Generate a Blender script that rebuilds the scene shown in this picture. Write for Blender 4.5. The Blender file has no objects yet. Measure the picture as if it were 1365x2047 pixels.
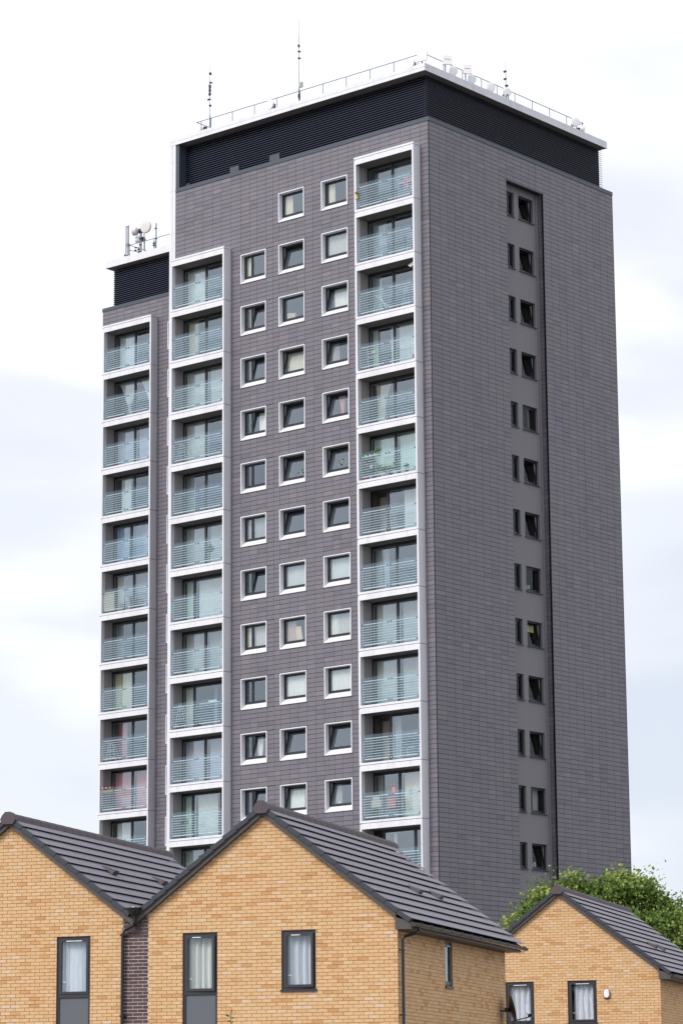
import bpy, math, random
from mathutils import Matrix, Vector
import numpy as np
R = math.radians
rnd = random.Random(7)
scene = bpy.context.scene
COL = scene.collection

# ------------------------------------------------------------------ camera
CAM = (81.7442, -104.2084, -47.6142)
F_PX, PITCH, YAW, ROLL = 5791.1, 0.2111, 0.6978, -0.0079
GROUND = -49.2
cy_, sy_ = math.cos(YAW), math.sin(YAW)
_F = Vector((-sy_, cy_, 0)); _R = Vector((cy_, sy_, 0)); _U = Vector((0, 0, 1))
cF = _F*math.cos(PITCH) + _U*math.sin(PITCH)
cU0 = _U*math.cos(PITCH) - _F*math.sin(PITCH)
cR = _R*math.cos(ROLL) + cU0*math.sin(ROLL)
cU = cU0*math.cos(ROLL) - _R*math.sin(ROLL)
cam_d = bpy.data.cameras.new('camera')
cam_d.sensor_width = 36.0
cam_d.lens = F_PX/2047*36.0
cam_d.clip_start = 0.5; cam_d.clip_end = 6000
cam = bpy.data.objects.new('camera', cam_d); COL.objects.link(cam)
M = Matrix.Identity(4)
for i in range(3):
    M[i][0] = cR[i]; M[i][1] = cU[i]; M[i][2] = -cF[i]; M[i][3] = CAM[i]
cam.matrix_world = M
scene.camera = cam

# ------------------------------------------------------------------ world
SUN_DIR = Vector((-0.18, -0.74, 0.65)).normalized()
world = bpy.data.worlds.new('World'); scene.world = world; world.use_nodes = True
wt = world.node_tree; wt.nodes.clear()
def WN(t, **k):
    n = wt.nodes.new(t)
    for a, b in k.items(): setattr(n, a, b)
    return n
wl = wt.links.new
sky = WN('ShaderNodeTexSky', sky_type='NISHITA'); sky.sun_disc = False
sky.sun_elevation = math.asin(SUN_DIR.z); sky.sun_rotation = math.atan2(SUN_DIR.x, SUN_DIR.y)
tc = WN('ShaderNodeTexCoord'); mp = WN('ShaderNodeMapping')
mp.inputs['Scale'].default_value = (1.0, 1.0, 3.0); mp.inputs['Location'].default_value = (4.1, 0.2, 2.13)
wl(tc.outputs['Generated'], mp.inputs['Vector'])
n1 = WN('ShaderNodeTexNoise'); n1.inputs['Scale'].default_value = 5.5; n1.inputs['Detail'].default_value = 5; n1.inputs['Roughness'].default_value = 0.45; n1.inputs['Distortion'].default_value = 0.3
wl(mp.outputs[0], n1.inputs['Vector'])
sepw = WN('ShaderNodeSeparateXYZ'); wl(tc.outputs['Generated'], sepw.inputs[0])
el = WN('ShaderNodeMapRange'); el.inputs[1].default_value = 0.08; el.inputs[2].default_value = 0.30; el.inputs[3].default_value = 0.0; el.inputs[4].default_value = 0.27
wl(sepw.outputs['Z'], el.inputs[0])
addn = WN('ShaderNodeMath', operation='ADD'); wl(n1.outputs[0], addn.inputs[0]); wl(el.outputs[0], addn.inputs[1])
cr = WN('ShaderNodeValToRGB'); cr.color_ramp.interpolation = 'EASE'
e = cr.color_ramp.elements
e[0].position = 0.38; e[0].color = (0.69, 0.735, 0.83, 1)
e[1].position = 0.73; e[1].color = (0.99, 1.0, 1.05, 1)
m1 = e.new(0.55); m1.color = (0.82, 0.845, 0.91, 1)
wl(addn.outputs[0], cr.inputs[0])
scl = WN('ShaderNodeVectorMath', operation='SCALE'); wl(cr.outputs[0], scl.inputs[0]); scl.inputs['Scale'].default_value = 4.7
mx = WN('ShaderNodeMix', data_type='RGBA'); mx.inputs[0].default_value = 0.93
wl(sky.outputs[0], mx.inputs[6]); wl(scl.outputs[0], mx.inputs[7])
bg = WN('ShaderNodeBackground'); bg.inputs['Strength'].default_value = 0.12
wl(mx.outputs[2], bg.inputs[0])
wo = WN('ShaderNodeOutputWorld'); wl(bg.outputs[0], wo.inputs[0])

sd = bpy.data.lights.new('sun', 'SUN'); sd.energy = 1.5; sd.angle = R(25); sd.color = (1.0, 0.965, 0.93)
sun = bpy.data.objects.new('sun', sd); COL.objects.link(sun)
sun.rotation_euler = SUN_DIR.to_track_quat('Z', 'Y').to_euler()
scene.view_settings.view_transform = 'Standard'; scene.view_settings.look = 'None'
scene.view_settings.exposure = 0.94; scene.view_settings.gamma = 1.0
scene.cycles.transparent_max_bounces = 16
scene.cycles.max_bounces = 6

def project(p):
    d = Vector(p) - Vector(CAM); z = d.dot(cF)
    return 682.5 + F_PX*d.dot(cR)/z, 1023.5 - F_PX*d.dot(cU)/z

# ------------------------------------------------------------------ materials
def mat(name, col, rough=0.6, metal=0.0, spec=0.5, noise=0.0, nscale=8.0, bump=0.0, bscale=60.0, tone=None, tonecols=None, stretch=None, coat=0.0, dirt=None):
    """principled surface; tone: per-piece attribute drives a ramp of colours; noise: fine colour mottling"""
    m = bpy.data.materials.new(name); m.use_nodes = True
    nt = m.node_tree; N = nt.nodes; L = nt.links.new; b = N['Principled BSDF']
    b.inputs['Roughness'].default_value = rough; b.inputs['Metallic'].default_value = metal
    b.inputs['Specular IOR Level'].default_value = spec
    if coat: b.inputs['Coat Weight'].default_value = coat
    geo = N.new('ShaderNodeNewGeometry')
    src = None
    if tonecols:
        at = N.new('ShaderNodeAttribute'); at.attribute_name = 'tone'
        rp = N.new('ShaderNodeValToRGB'); els = rp.color_ramp.elements
        while len(els) > 1: els.remove(els[0])
        els[0].position = tonecols[0][0]; els[0].color = (*tonecols[0][1], 1)
        for p, c in tonecols[1:]:
            q = els.new(p); q.color = (*c, 1)
        L(at.outputs['Fac'], rp.inputs[0]); src = rp.outputs[0]
    if src is None:
        rgb = N.new('ShaderNodeRGB'); rgb.outputs[0].default_value = (*col, 1); src = rgb.outputs[0]
    if noise:
        nz = N.new('ShaderNodeTexNoise'); nz.inputs['Scale'].default_value = nscale; nz.inputs['Detail'].default_value = 6; nz.inputs['Roughness'].default_value = 0.65
        if stretch:
            mpp = N.new('ShaderNodeMapping'); mpp.inputs['Scale'].default_value = stretch; L(geo.outputs['Position'], mpp.inputs[0]); L(mpp.outputs[0], nz.inputs['Vector'])
        else: L(geo.outputs['Position'], nz.inputs['Vector'])
        mr = N.new('ShaderNodeMapRange'); mr.inputs[1].default_value = 0.25; mr.inputs[2].default_value = 0.75; mr.inputs[3].default_value = 1-noise; mr.inputs[4].default_value = 1+noise
        L(nz.outputs[0], mr.inputs[0])
        vm = N.new('ShaderNodeVectorMath'); vm.operation = 'SCALE'; L(src, vm.inputs[0]); L(mr.outputs[0], vm.inputs['Scale']); src = vm.outputs[0]
    if dirt:   # streaky grime: (amount, colour multiplier, scale vector)
        nz2 = N.new('ShaderNodeTexNoise'); nz2.inputs['Scale'].default_value = 1.0; nz2.inputs['Detail'].default_value = 5
        mp2 = N.new('ShaderNodeMapping'); mp2.inputs['Scale'].default_value = dirt[2]; L(geo.outputs['Position'], mp2.inputs[0]); L(mp2.outputs[0], nz2.inputs['Vector'])
        mr2 = N.new('ShaderNodeMapRange'); mr2.inputs[1].default_value = 0.48; mr2.inputs[2].default_value = 0.75; mr2.inputs[3].default_value = 0; mr2.inputs[4].default_value = dirt[0]
        L(nz2.outputs[0], mr2.inputs[0])
        mm = N.new('ShaderNodeMix'); mm.data_type = 'RGBA'; mm.blend_type = 'MULTIPLY'; L(mr2.outputs[0], mm.inputs[0]); L(src, mm.inputs[6]); mm.inputs[7].default_value = (*dirt[1], 1); src = mm.outputs[2]
    L(src, b.inputs['Base Color'])
    if bump:
        bn = N.new('ShaderNodeTexNoise'); bn.inputs['Scale'].default_value = bscale; bn.inputs['Detail'].default_value = 4; L(geo.outputs['Position'], bn.inputs['Vector'])
        bp = N.new('ShaderNodeBump'); bp.inputs['Strength'].default_value = bump; bp.inputs['Distance'].default_value = 0.01
        L(bn.outputs[0], bp.inputs['Height']); L(bp.outputs[0], b.inputs['Normal'])
    return m

def glass(name, tint=(0.82, 0.87, 0.85), refl=2.6, base=0.03, rough=0.01, wob=0.02):
    m = bpy.data.materials.new(name); m.use_nodes = True
    nt = m.node_tree; N = nt.nodes; L = nt.links.new; N.clear()
    g0 = N.new('ShaderNodeNewGeometry'); dt = N.new('ShaderNodeVectorMath'); dt.operation = 'DOT_PRODUCT'; L(g0.outputs['Incoming'], dt.inputs[0]); L(g0.outputs['Normal'], dt.inputs[1])
    ab = N.new('ShaderNodeMath'); ab.operation = 'ABSOLUTE'; L(dt.outputs['Value'], ab.inputs[0])
    om = N.new('ShaderNodeMath'); om.operation = 'SUBTRACT'; om.inputs[0].default_value = 1; L(ab.outputs[0], om.inputs[1])
    pw = N.new('ShaderNodeMath'); pw.operation = 'POWER'; pw.inputs[1].default_value = 5; L(om.outputs[0], pw.inputs[0])
    fr = N.new('ShaderNodeMath'); fr.operation = 'MULTIPLY_ADD'; fr.inputs[1].default_value = 0.96; fr.inputs[2].default_value = 0.04; L(pw.outputs[0], fr.inputs[0])
    ma = N.new('ShaderNodeMath'); ma.operation = 'MULTIPLY_ADD'; ma.inputs[1].default_value = refl; ma.inputs[2].default_value = base; ma.use_clamp = True
    tr = N.new('ShaderNodeBsdfTransparent'); tr.inputs[0].default_value = (*tint, 1)
    gl = N.new('ShaderNodeBsdfGlossy'); gl.inputs['Roughness'].default_value = rough; gl.inputs[0].default_value = (0.80, 0.91, 1.0, 1)
    if wob:
        geo = N.new('ShaderNodeNewGeometry'); nz = N.new('ShaderNodeTexNoise'); nz.inputs['Scale'].default_value = 1.2; L(geo.outputs['Position'], nz.inputs['Vector'])
        bp = N.new('ShaderNodeBump'); bp.inputs['Strength'].default_value = wob; bp.inputs['Distance'].default_value = 0.1; L(nz.outputs[0], bp.inputs['Height']); L(bp.outputs[0], gl.inputs['Normal'])
    mi = N.new('ShaderNodeMixShader'); o = N.new('ShaderNodeOutputMaterial')
    L(fr.outputs[0], ma.inputs[0]); L(ma.outputs[0], mi.inputs[0]); L(tr.outputs[0], mi.inputs[1]); L(gl.outputs[0], mi.inputs[2]); L(mi.outputs[0], o.inputs[0])
    return m

_cm = {}
def colmat(c, rough=0.8, spec=0.3):
    k = (tuple(round(x, 3) for x in c), rough)
    if k not in _cm: _cm[k] = mat('plain_colour', c, rough, spec=spec, noise=0.06, nscale=20)
    return _cm[k]
def fabric(name, c, amount=0.12, trans=0.0, scale=(40, 40, 3)):
    m = mat(name, c, 0.9, spec=0.1, noise=amount, nscale=1.0, stretch=scale)
    if trans:
        nt = m.node_tree; N = nt.nodes; L = nt.links.new
        tr = N.new('ShaderNodeBsdfTransparent'); mi = N.new('ShaderNodeMixShader'); mi.inputs[0].default_value = trans
        o = N['Material Output']; L(N['Principled BSDF'].outputs[0], mi.inputs[1]); L(tr.outputs[0], mi.inputs[2]); L(mi.outputs[0], o.inputs[0])
    return m

CLAD = [(0.0, (0.135, 0.123, 0.147)), (0.25, (0.155, 0.142, 0.165)), (0.5, (0.170, 0.153, 0.174)), (0.75, (0.152, 0.147, 0.182)), (1.0, (0.193, 0.171, 0.188))]
m_clad = mat('glazed_clay_cladding', (0.2, 0.17, 0.18), 0.42, spec=0.5, tonecols=CLAD, noise=0.05, nscale=3, dirt=(0.5, (0.80, 0.80, 0.83), (1.1, 1.1, 0.10)))
m_joint = mat('dark_cladding_rail', (0.018, 0.018, 0.024), 0.8)
m_white = mat('pale_metal_panel', (0.71, 0.71, 0.75), 0.5, spec=0.5, noise=0.03, nscale=2, dirt=(0.55, (0.78, 0.77, 0.76), (2.6, 2.6, 0.30)))
m_slate = mat('slate_blue_metal', (0.055, 0.066, 0.086), 0.4, spec=0.5, noise=0.06, nscale=3)
m_louv = mat('dark_louvre_metal', (0.020, 0.027, 0.058), 0.38, spec=0.5)
m_black = mat('louvre_void', (0.004, 0.004, 0.006), 0.9)
m_render = mat('grey_brown_render', (0.235, 0.225, 0.243), 0.95, spec=0.2, noise=0.06, nscale=30, bump=0.5, bscale=60)
m_lining = mat('recess_lining', (0.34, 0.315, 0.315), 0.85, spec=0.2, noise=0.04, nscale=6)
m_soffit = mat('soffit_board', (0.17, 0.155, 0.145), 0.85, spec=0.2, noise=0.06, nscale=4)
m_frame = mat('anthracite_window_frame', (0.016, 0.020, 0.028), 0.35, spec=0.5)
m_upvc = mat('dark_grey_house_frame', (0.030, 0.030, 0.038), 0.4, spec=0.5)
m_reveal = mat('pale_inner_reveal', (0.62, 0.60, 0.58), 0.6)
m_pane = glass('window_glass', (0.92, 0.95, 0.94), 3.6, 0.10)
m_paneB = glass('side_window_glass', (0.80, 0.83, 0.82), 0.9, 0.0)
m_roomB = mat('dimmed_room_wall', (0.05, 0.042, 0.038), 0.9, spec=0.1)  # darker copy of the room wall; side rooms' dimness is put into colour
m_paneH = glass('house_window_glass', (0.95, 0.97, 0.97), 1.6, 0.03)
m_guard = glass('balcony_glass', (0.89, 0.935, 0.955), 0.85, 0.03, 0.02, 0)
m_rail = mat('satin_steel', (0.80, 0.83, 0.82), 0.35, metal=0.1)
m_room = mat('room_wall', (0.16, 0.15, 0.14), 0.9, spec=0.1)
m_roofdeck = mat('roof_deck', (0.25, 0.25, 0.26), 0.9)
m_galv = mat('galvanised_steel', (0.20, 0.22, 0.27), 0.45, metal=0.4)
m_dish = mat('white_radome', (0.86, 0.86, 0.88), 0.5)
m_dish2 = mat('beige_radome', (0.64, 0.615, 0.60), 0.6)
m_plastic = mat('black_plastic', (0.014, 0.014, 0.017), 0.35)
m_brick = mat('buff_brick', (0.5, 0.3, 0.14), 0.88, spec=0.2,
    tonecols=[(0.0, (0.56, 0.300, 0.128)), (0.12, (0.61, 0.345, 0.158)), (0.3, (0.65, 0.398, 0.195)), (0.6, (0.67, 0.428, 0.222)), (0.88, (0.685, 0.455, 0.252)), (1.0, (0.69, 0.49, 0.33))],
    noise=0.17, nscale=22, bump=0.5, bscale=90)
m_dbrick = mat('dark_brick', (0.09, 0.065, 0.07), 0.85, spec=0.2,
    tonecols=[(0.0, (0.064, 0.048, 0.055)), (0.5, (0.086, 0.062, 0.068)), (1.0, (0.110, 0.080, 0.084))], noise=0.12, nscale=30, bump=0.4, bscale=90)
m_mortar = mat('grey_brown_mortar', (0.29, 0.215, 0.18), 0.95, spec=0.1, noise=0.12, nscale=12)
m_pmortar = mat('pinkish_mortar', (0.74, 0.57, 0.52), 0.95, spec=0.1, noise=0.08, nscale=12)
m_tile = mat('grey_roof_tile', (0.195, 0.184, 0.214), 0.58, spec=0.4, noise=0.14, nscale=7, bump=0.35, bscale=40, dirt=(0.5, (0.82, 0.80, 0.80), (0.8, 0.8, 2.5)))
m_ridge = mat('ridge_tile_clay', (0.085, 0.068, 0.076), 0.7, spec=0.4, noise=0.1, nscale=14)
m_verge = mat('verge_cap_plastic', (0.034, 0.038, 0.052), 0.45, spec=0.5, noise=0.08, nscale=9)
m_barge = mat('brown_grey_bargeboard', (0.085, 0.072, 0.068), 0.5, spec=0.4, noise=0.05, nscale=6)
m_gutter = mat('dark_brown_gutter', (0.040, 0.027, 0.026), 0.25, spec=0.6)
m_infill = mat('grey_infill_panel', (0.105, 0.115, 0.135), 0.55, noise=0.03, nscale=10)
m_ground = mat('worn_tarmac_ground', (0.135, 0.132, 0.128), 0.95, noise=0.3, nscale=0.3)

# ------------------------------------------------------------------ mesh helper
class MB:
    def __init__(s): s.v = []; s.f = []; s.m = []; s.t = []; s.sm = []
    def quad(s, a, b, c, d, m=0, t=0.5):
        n = len(s.v); s.v += [a, b, c, d]; s.f.append((n, n+1, n+2, n+3)); s.m.append(m); s.t.append(t); return s
    def face(s, pts, m=0, t=0.5):
        n = len(s.v); s.v += list(pts); s.f.append(tuple(range(n, n+len(pts)))); s.m.append(m); s.t.append(t); return s
    def box(s, x0, x1, y0, y1, z0, z1, m=0, t=0.5, skip=''):
        n = len(s.v)
        s.v += [(x0,y0,z0),(x1,y0,z0),(x1,y1,z0),(x0,y1,z0),(x0,y0,z1),(x1,y0,z1),(x1,y1,z1),(x0,y1,z1)]
        for k, f in (('z-',(0,3,2,1)),('z+',(4,5,6,7)),('y-',(0,1,5,4)),('x+',(1,2,6,5)),('y+',(2,3,7,6)),('x-',(3,0,4,7))):
            if k in skip: continue
            s.f.append(tuple(n+i for i in f)); s.m.append(m); s.t.append(t)
        return s
    def ext(s, prof, a0, a1, axis='y', m=0, t=0.5):
        """extrude a closed profile [(p,q)] along axis; axis y: (x,z) profile, axis x: (y,z) profile, axis z: (x,y)"""
        def P(p, a): return (p[0], a, p[1]) if axis == 'y' else ((a, p[0], p[1]) if axis == 'x' else (p[0], p[1], a))
        k = len(prof)
        for i in range(k):
            p, q = prof[i], prof[(i+1) % k]
            s.quad(P(p, a0), P(q, a0), P(q, a1), P(p, a1), m, t)
        s.face([P(p, a0) for p in prof][::-1], m, t); s.face([P(p, a1) for p in prof], m, t)
        return s
    def tube(s, pts, r, n=6, m=0, t=0.5, r1=None):
        pts = [Vector(p) for p in pts]; base = len(s.v); K = len(pts)
        for i, p in enumerate(pts):
            d = (pts[min(i+1, K-1)] - pts[max(i-1, 0)]).normalized()
            up = Vector((0, 0, 1)) if abs(d.z) < 0.9 else Vector((1, 0, 0))
            a = d.cross(up).normalized(); b = d.cross(a).normalized()
            rr = r if r1 is None else r + (r1-r)*i/(K-1)
            for j in range(n):
                th = 2*math.pi*j/n; q = p + a*(rr*math.cos(th)) + b*(rr*math.sin(th)); s.v.append(tuple(q))
        for i in range(K-1):
            for j in range(n):
                j2 = (j+1) % n
                s.f.append((base+i*n+j, base+i*n+j2, base+(i+1)*n+j2, base+(i+1)*n+j)); s.m.append(m); s.t.append(t)
        s.f.append(tuple(base+j for j in range(n))[::-1]); s.m.append(m); s.t.append(t)
        s.f.append(tuple(base+(K-1)*n+j for j in range(n))); s.m.append(m); s.t.append(t)
        return s
    def lathe(s, prof, c=(0, 0, 0), n=10, m=0, t=0.5, axis=None):
        c = Vector(c); ax = Vector(axis).normalized() if axis else Vector((0, 0, 1))
        q = Vector((0, 0, 1)).rotation_difference(ax); base = len(s.v)
        for (r, h) in prof:
            for j in range(n):
                th = 2*math.pi*j/n; s.v.append(tuple(c + q @ Vector((r*math.cos(th), r*math.sin(th), h))))
        for i in range(len(prof)-1):
            for j in range(n):
                j2 = (j+1) % n; s.f.append((base+i*n+j, base+i*n+j2, base+(i+1)*n+j2, base+(i+1)*n+j)); s.m.append(m); s.t.append(t)
        return s
    def mesh(s, name, mats, smooth=False):
        me = bpy.data.meshes.new(name); me.from_pydata(s.v, [], s.f)
        for x in (mats if isinstance(mats, (list, tuple)) else [mats]): me.materials.append(x)
        if any(s.m): me.polygons.foreach_set('material_index', s.m)
        if any(t != 0.5 for t in s.t):
            at = me.attributes.new('tone', 'FLOAT', 'FACE'); at.data.foreach_set('value', s.t)
        if smooth: me.polygons.foreach_set('use_smooth', [True]*len(s.f))
        me.update(); return me
def link(name, me, parent=None, loc=(0, 0, 0), rz=0.0):
    o = bpy.data.objects.new(name, me); COL.objects.link(o); o.location = loc; o.rotation_euler = (0, 0, rz)
    if parent: o.parent = parent
    return o
def obj(name, mb, mats, parent=None, loc=(0, 0, 0), rz=0.0, smooth=False, **tags):
    o = link(name, mb.mesh(name, mats, smooth), parent, loc, rz)
    for k, v in tags.items(): o[k] = v
    return o
def thing(name, label, cat, loc=(0, 0, 0), rz=0.0, group=None):
    o = link(name, None, None, loc, rz); o['label'] = label; o['category'] = cat
    if group: o['group'] = group
    return o
def tagged(o, label, cat, group=None):
    o['label'] = label; o['category'] = cat
    if group: o['group'] = group
    return o
def cut(rect, holes):
    """rect minus holes, all (u0,u1,v0,v1)"""
    out = [rect]
    for h in holes:
        nx = []
        for (a, b, c, d) in out:
            if h[0] >= b or h[1] <= a or h[2] >= d or h[3] <= c: nx.append((a, b, c, d)); continue
            if c < h[2]: nx.append((a, b, c, h[2]))
            if d > h[3]: nx.append((a, b, h[3], d))
            c2, d2 = max(c, h[2]), min(d, h[3])
            if a < h[0]: nx.append((a, h[0], c2, d2))
            if b > h[1]: nx.append((h[1], b, c2, d2))
        out = nx
    return out

# ------------------------------------------------------------------ ground
g = MB(); g.quad((-2500, -2500, GROUND), (2500, -2500, GROUND), (2500, 2500, GROUND), (-2500, 2500, GROUND))
obj('ground', g, m_ground, kind='structure')

# ================================================================== TOWER
TX, TY = -8.5, 7.7
tower = thing('apartment_tower', 'tall dark grey tiled apartment tower with white framed balconies and black louvred top', 'tower block', (TX, TY, GROUND))
TL = (-TX, -TY, -GROUND)            # offset that brings world-coordinate meshes under the tower
H = 2.7
KMAX = 14
D, W, WY, WX = 15.375, 17.06, 6.5, -28.3
XR, XM, XL = -4.24, -16.50, -27.79  # left edges of the balcony columns
CW = 3.70
def J(k): return -3.88 - H*(k-1)
def WT(k): return -1.60 - H*(k-1)   # top of a window surround
WW, WH = 1.69, 1.535
W1, W2, W3, WS = -12.10, -9.565, -6.757, -23.29
zend = J(KMAX)
# openings
holesA = [(W3, W3+WW, WT(k)-WH, WT(k)) for k in range(1, KMAX+1)] + [(W2, W2+WW, WT(k)-WH, WT(k)) for k in range(1, KMAX+1)] + \
         [(W1, W1+WW, WT(k)-WH, WT(k)) for k in range(2, KMAX+1)]
holesA += [(XR, XR+CW, zend, -1.07), (XM, XM+CW, zend, J(2)+2.81)]
holesL = [(XL, XL+CW, zend-0.04, J(2)+2.77)] + [(WS, WS+WW, WT(k)-WH, WT(k)) for k in range(2, KMAX+1)]
RY0, RY1, RZ = 6.18, 9.23, -1.39
holesB = [(RY0, RY1, GROUND-1, RZ)]

panels = []   # (face, u0, u1, z0, z1, px area)
def pieces(face, joints, ztop, holes, plane, zbot=GROUND):
    nrow = int((ztop-zbot)/0.225)
    for i in range(len(joints)-1):
        for r in range(nrow):
            z1 = ztop - r*0.225; z0 = z1 - 0.225
            rr_ = (joints[i]+0.006, joints[i+1]-0.006, z0+0.010, z1-0.010)
            hs = [h for h in holes if h[0] < rr_[1] and h[1] > rr_[0] and h[2] < rr_[3] and h[3] > rr_[2]]
            for q in (cut(rr_, hs) if hs else [rr_]):
                if q[1]-q[0] < 0.03 or q[3]-q[2] < 0.02: continue
                panels.append((face, q, plane))
jA = [-16.645,-15.96,-15.33,-14.70,-14.04,-13.46,-12.80,-12.12,-11.51,-11.04,-10.42,-9.96,-9.57,-8.96,-8.43,-7.87,-7.33,-6.77,-6.16,-5.68,-5.07,-4.66,-4.26,-3.67,-3.05,-2.41,-1.74,-1.13,-0.53,-0.028]
jB = [0.02, 0.79] + [0.79+0.599*i for i in range(1, 10)] + [6.75, 7.39, 8.05, 8.65, 9.23] + [9.23+0.6125*i for i in range(1, 10)] + [15.35]
jB = sorted(set(round(x, 3) for x in jB)); jB = [x for x in jB if x not in (6.181,)]
jB = [0.028, 0.79, 1.39, 1.99, 2.58, 3.18, 3.78, 4.39, 4.99, 5.58, 6.18, 6.76, 7.39, 8.05, 8.65, 9.23, 9.84, 10.46, 11.07, 11.69, 12.30, 12.91, 13.53, 14.14, 14.76, 15.35]
jL = [WX+0.01,-27.84,-27.24,-26.62,-25.96,-25.34,-24.73,-24.13,-23.71,-23.23,-22.6,-21.98,-21.35,-20.7,-20.1,-19.5,-18.9,-18.3,-17.7,-17.07]
pieces('A', jA, 0.0, holesA, 0.0)
pieces('B', jB, 0.0, holesB, 0.0)
pieces('A', jL, -2.8, holesL, WY)
def parea(p):
    f, q, pl = p
    if f == 'A':
        a = (q[0], pl, q[2]); b = (q[1], pl, q[2]); c = (q[0], pl, q[3])
    else:
        a = (pl, q[0], q[2]); b = (pl, q[1], q[2]); c = (pl, q[0], q[3])
    pa, pb, pc = project(a), project(b), project(c)
    if not (0 < pa[0] < 1365) or pa[1] > 1630 + (120 if f == 'B' else 0) or pa[1] < 0: return 0
    return abs((pb[0]-pa[0])*(pc[1]-pa[1]) - (pb[1]-pa[1])*(pc[0]-pa[0]))
scored = sorted(range(len(panels)), key=lambda i: -parea(panels[i]))
single = set(scored[:300])
pm = {}
mass = MB()
for i, (f, q, pl) in enumerate(panels):
    t = min(1, max(0, rnd.gauss(0.5, 0.24)))
    if i in single:
        ti = round(t*9)/9; w, h = round(q[1]-q[0], 3), round(q[3]-q[2], 3); key = (f, w, h, ti)
        if key not in pm:
            b = MB(); b.box(0, w, 0, 0.02, 0, h, t=ti if ti != 0.5 else 0.51, skip='y+'); pm[key] = b.mesh('cladding_panel', m_clad)
        off = rnd.uniform(-0.0015, 0.0015)
        if f == 'A': o = link('cladding_panel', pm[key], tower, (q[0]-TX, pl+off-TY, q[2]-GROUND))
        else: o = link('cladding_panel', pm[key], tower, (pl+off-TX, q[0]-TY, q[2]-GROUND), math.pi/2)
    else:
        off = rnd.uniform(-0.0015, 0.0015)
        if f == 'A': mass.box(q[0], q[1], pl+off, pl+0.02, q[2], q[3], t=t, skip='y+')
        else: mass.box(pl-0.02, pl-off, q[0], q[1], q[2], q[3], t=t, skip='x-')
# jamb of the side recess, facing the street
for r in range(int((RZ-GROUND)/0.225)):
    z1 = RZ - r*0.225
    mass.box(-0.42, -0.01, RY1, RY1+0.02, z1-0.225+0.008, z1-0.008, t=min(1, max(0, rnd.gauss(0.75, 0.2))), skip='y+')
obj('cladding_panels', mass, m_clad, tower, TL, kind='stuff')

# walls behind the cladding
b = MB()
for q in cut((-16.64, -0.03, GROUND, 0.0), holesA): b.box(q[0], q[1], 0.02, 0.10, q[2], q[3], skip='')
for q in cut((0.10, D, GROUND, 0.0), holesB): b.box(-0.10, -0.02, q[0], q[1], q[2], q[3])
for q in cut((WX+0.01, -17.06, GROUND, -2.8), holesL): b.box(q[0], q[1], WY+0.02, WY+0.10, q[2], q[3])
b.box(-0.42, -0.10, RY1+0.02, RY1+0.06, GROUND, RZ+0.3)
b.box(-0.42, -0.10, RY0-0.06, RY0, GROUND, RZ+0.3)
b.box(-0.42, -0.10, RY0, RY1, RZ, RZ+0.2)
b.box(-0.024, 0.006, -0.006, 0.024, GROUND, 0.0)                       # corner trim
b.box(-0.03, 0.004, RY1-0.003, RY1+0.016, GROUND, RZ)                # recess edge trim
b.box(-0.03, 0.006, D-0.025, D+0.01, GROUND, 0.0)
obj('wall', b, m_joint, tower, TL, label='dark backing wall behind the cladding')
b = MB()
b.box(-16.9, -0.05, D-0.05, D, GROUND, 0.0); b.box(WX, WX+0.01, WY, D, GROUND, -2.8); b.box(WX, -17.0, D-0.05, D-0.01, GROUND, -2.8)
b.box(-17.06, -17.04, 0.02, D-0.1, GROUND, 2.6)
obj('wall', b, m_render, tower, TL, label='plain rear and side wall')
# rendered wall in the recess, with window openings
BW = [(6.55, 7.33), (7.71, 8.95)]
def BZ(k): return -1.76 - H*(k-1)
holesR = [(u0, u1, BZ(k)-1.29, BZ(k)) for k in range(1, KMAX+2) for (u0, u1) in BW]
b = MB()
for q in cut((RY0, RY1, GROUND, RZ+0.05), holesR): b.box(-0.57, -0.42, q[0], q[1], q[2], q[3])
b.box(-0.418, -0.36, 9.11, 9.228, GROUND, RZ-0.02)
obj('recess_wall', b, m_render, tower, TL)
b = MB()
b.ext([(0.0, RZ+0.0), (0.03, RZ-0.015), (0.03, RZ-0.06), (-0.08, RZ-0.075), (-0.08, RZ-0.0)], RY0-0.03, RY1+0.03, 'y')
obj('recess_flashing', b, m_slate, tower, TL)

# flashing band, louvres, fascia
b = MB()
b.box(-16.64, 0.03, -0.03, 0.62, 0.0, 0.20); obj('parapet_flashing', b, m_slate, tower, TL)
b = MB(); b.box(-0.62, 0.03, 0.63, D+0.02, 0.0, 0.20); obj('parapet_flashing', b, m_slate, tower, TL)
b = MB(); b.box(WX-0.03, -17.07, WY-0.03, WY+0.5, -2.8, -2.6); obj('parapet_flashing', b, m_slate, tower, TL)
b = MB(); b.box(-16.9, -0.72, 0.74, D-0.07, 0.1, 2.7); b.box(WX+0.55, -17.1, WY+0.6, D-0.3, -2.7, -0.2); obj('louvre_backing', b, m_black, tower, TL)
def slat(lo, hi, z, plane, axis):
    b = MB()
    pr = [(0.0, z), (0.0, z+0.030), (0.09, z+0.085), (0.105, z+0.07), (0.02, z+0.012)]
    if axis == 'A': b.ext([(plane+p, q) for p, q in pr], lo, hi, 'x')
    else: b.ext([(-(p)+plane, q) for p, q in pr], lo, hi, 'y')
    return b
for i in range(21):
    z = 0.22 + i*0.1165
    obj('louvre_slat', slat(-16.45, -0.56, z, 0.56, 'A'), m_louv, tower, TL)
    obj('louvre_slat', slat(0.56, D-0.02, z, -0.56, 'B'), m_louv, tower, TL)
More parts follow.
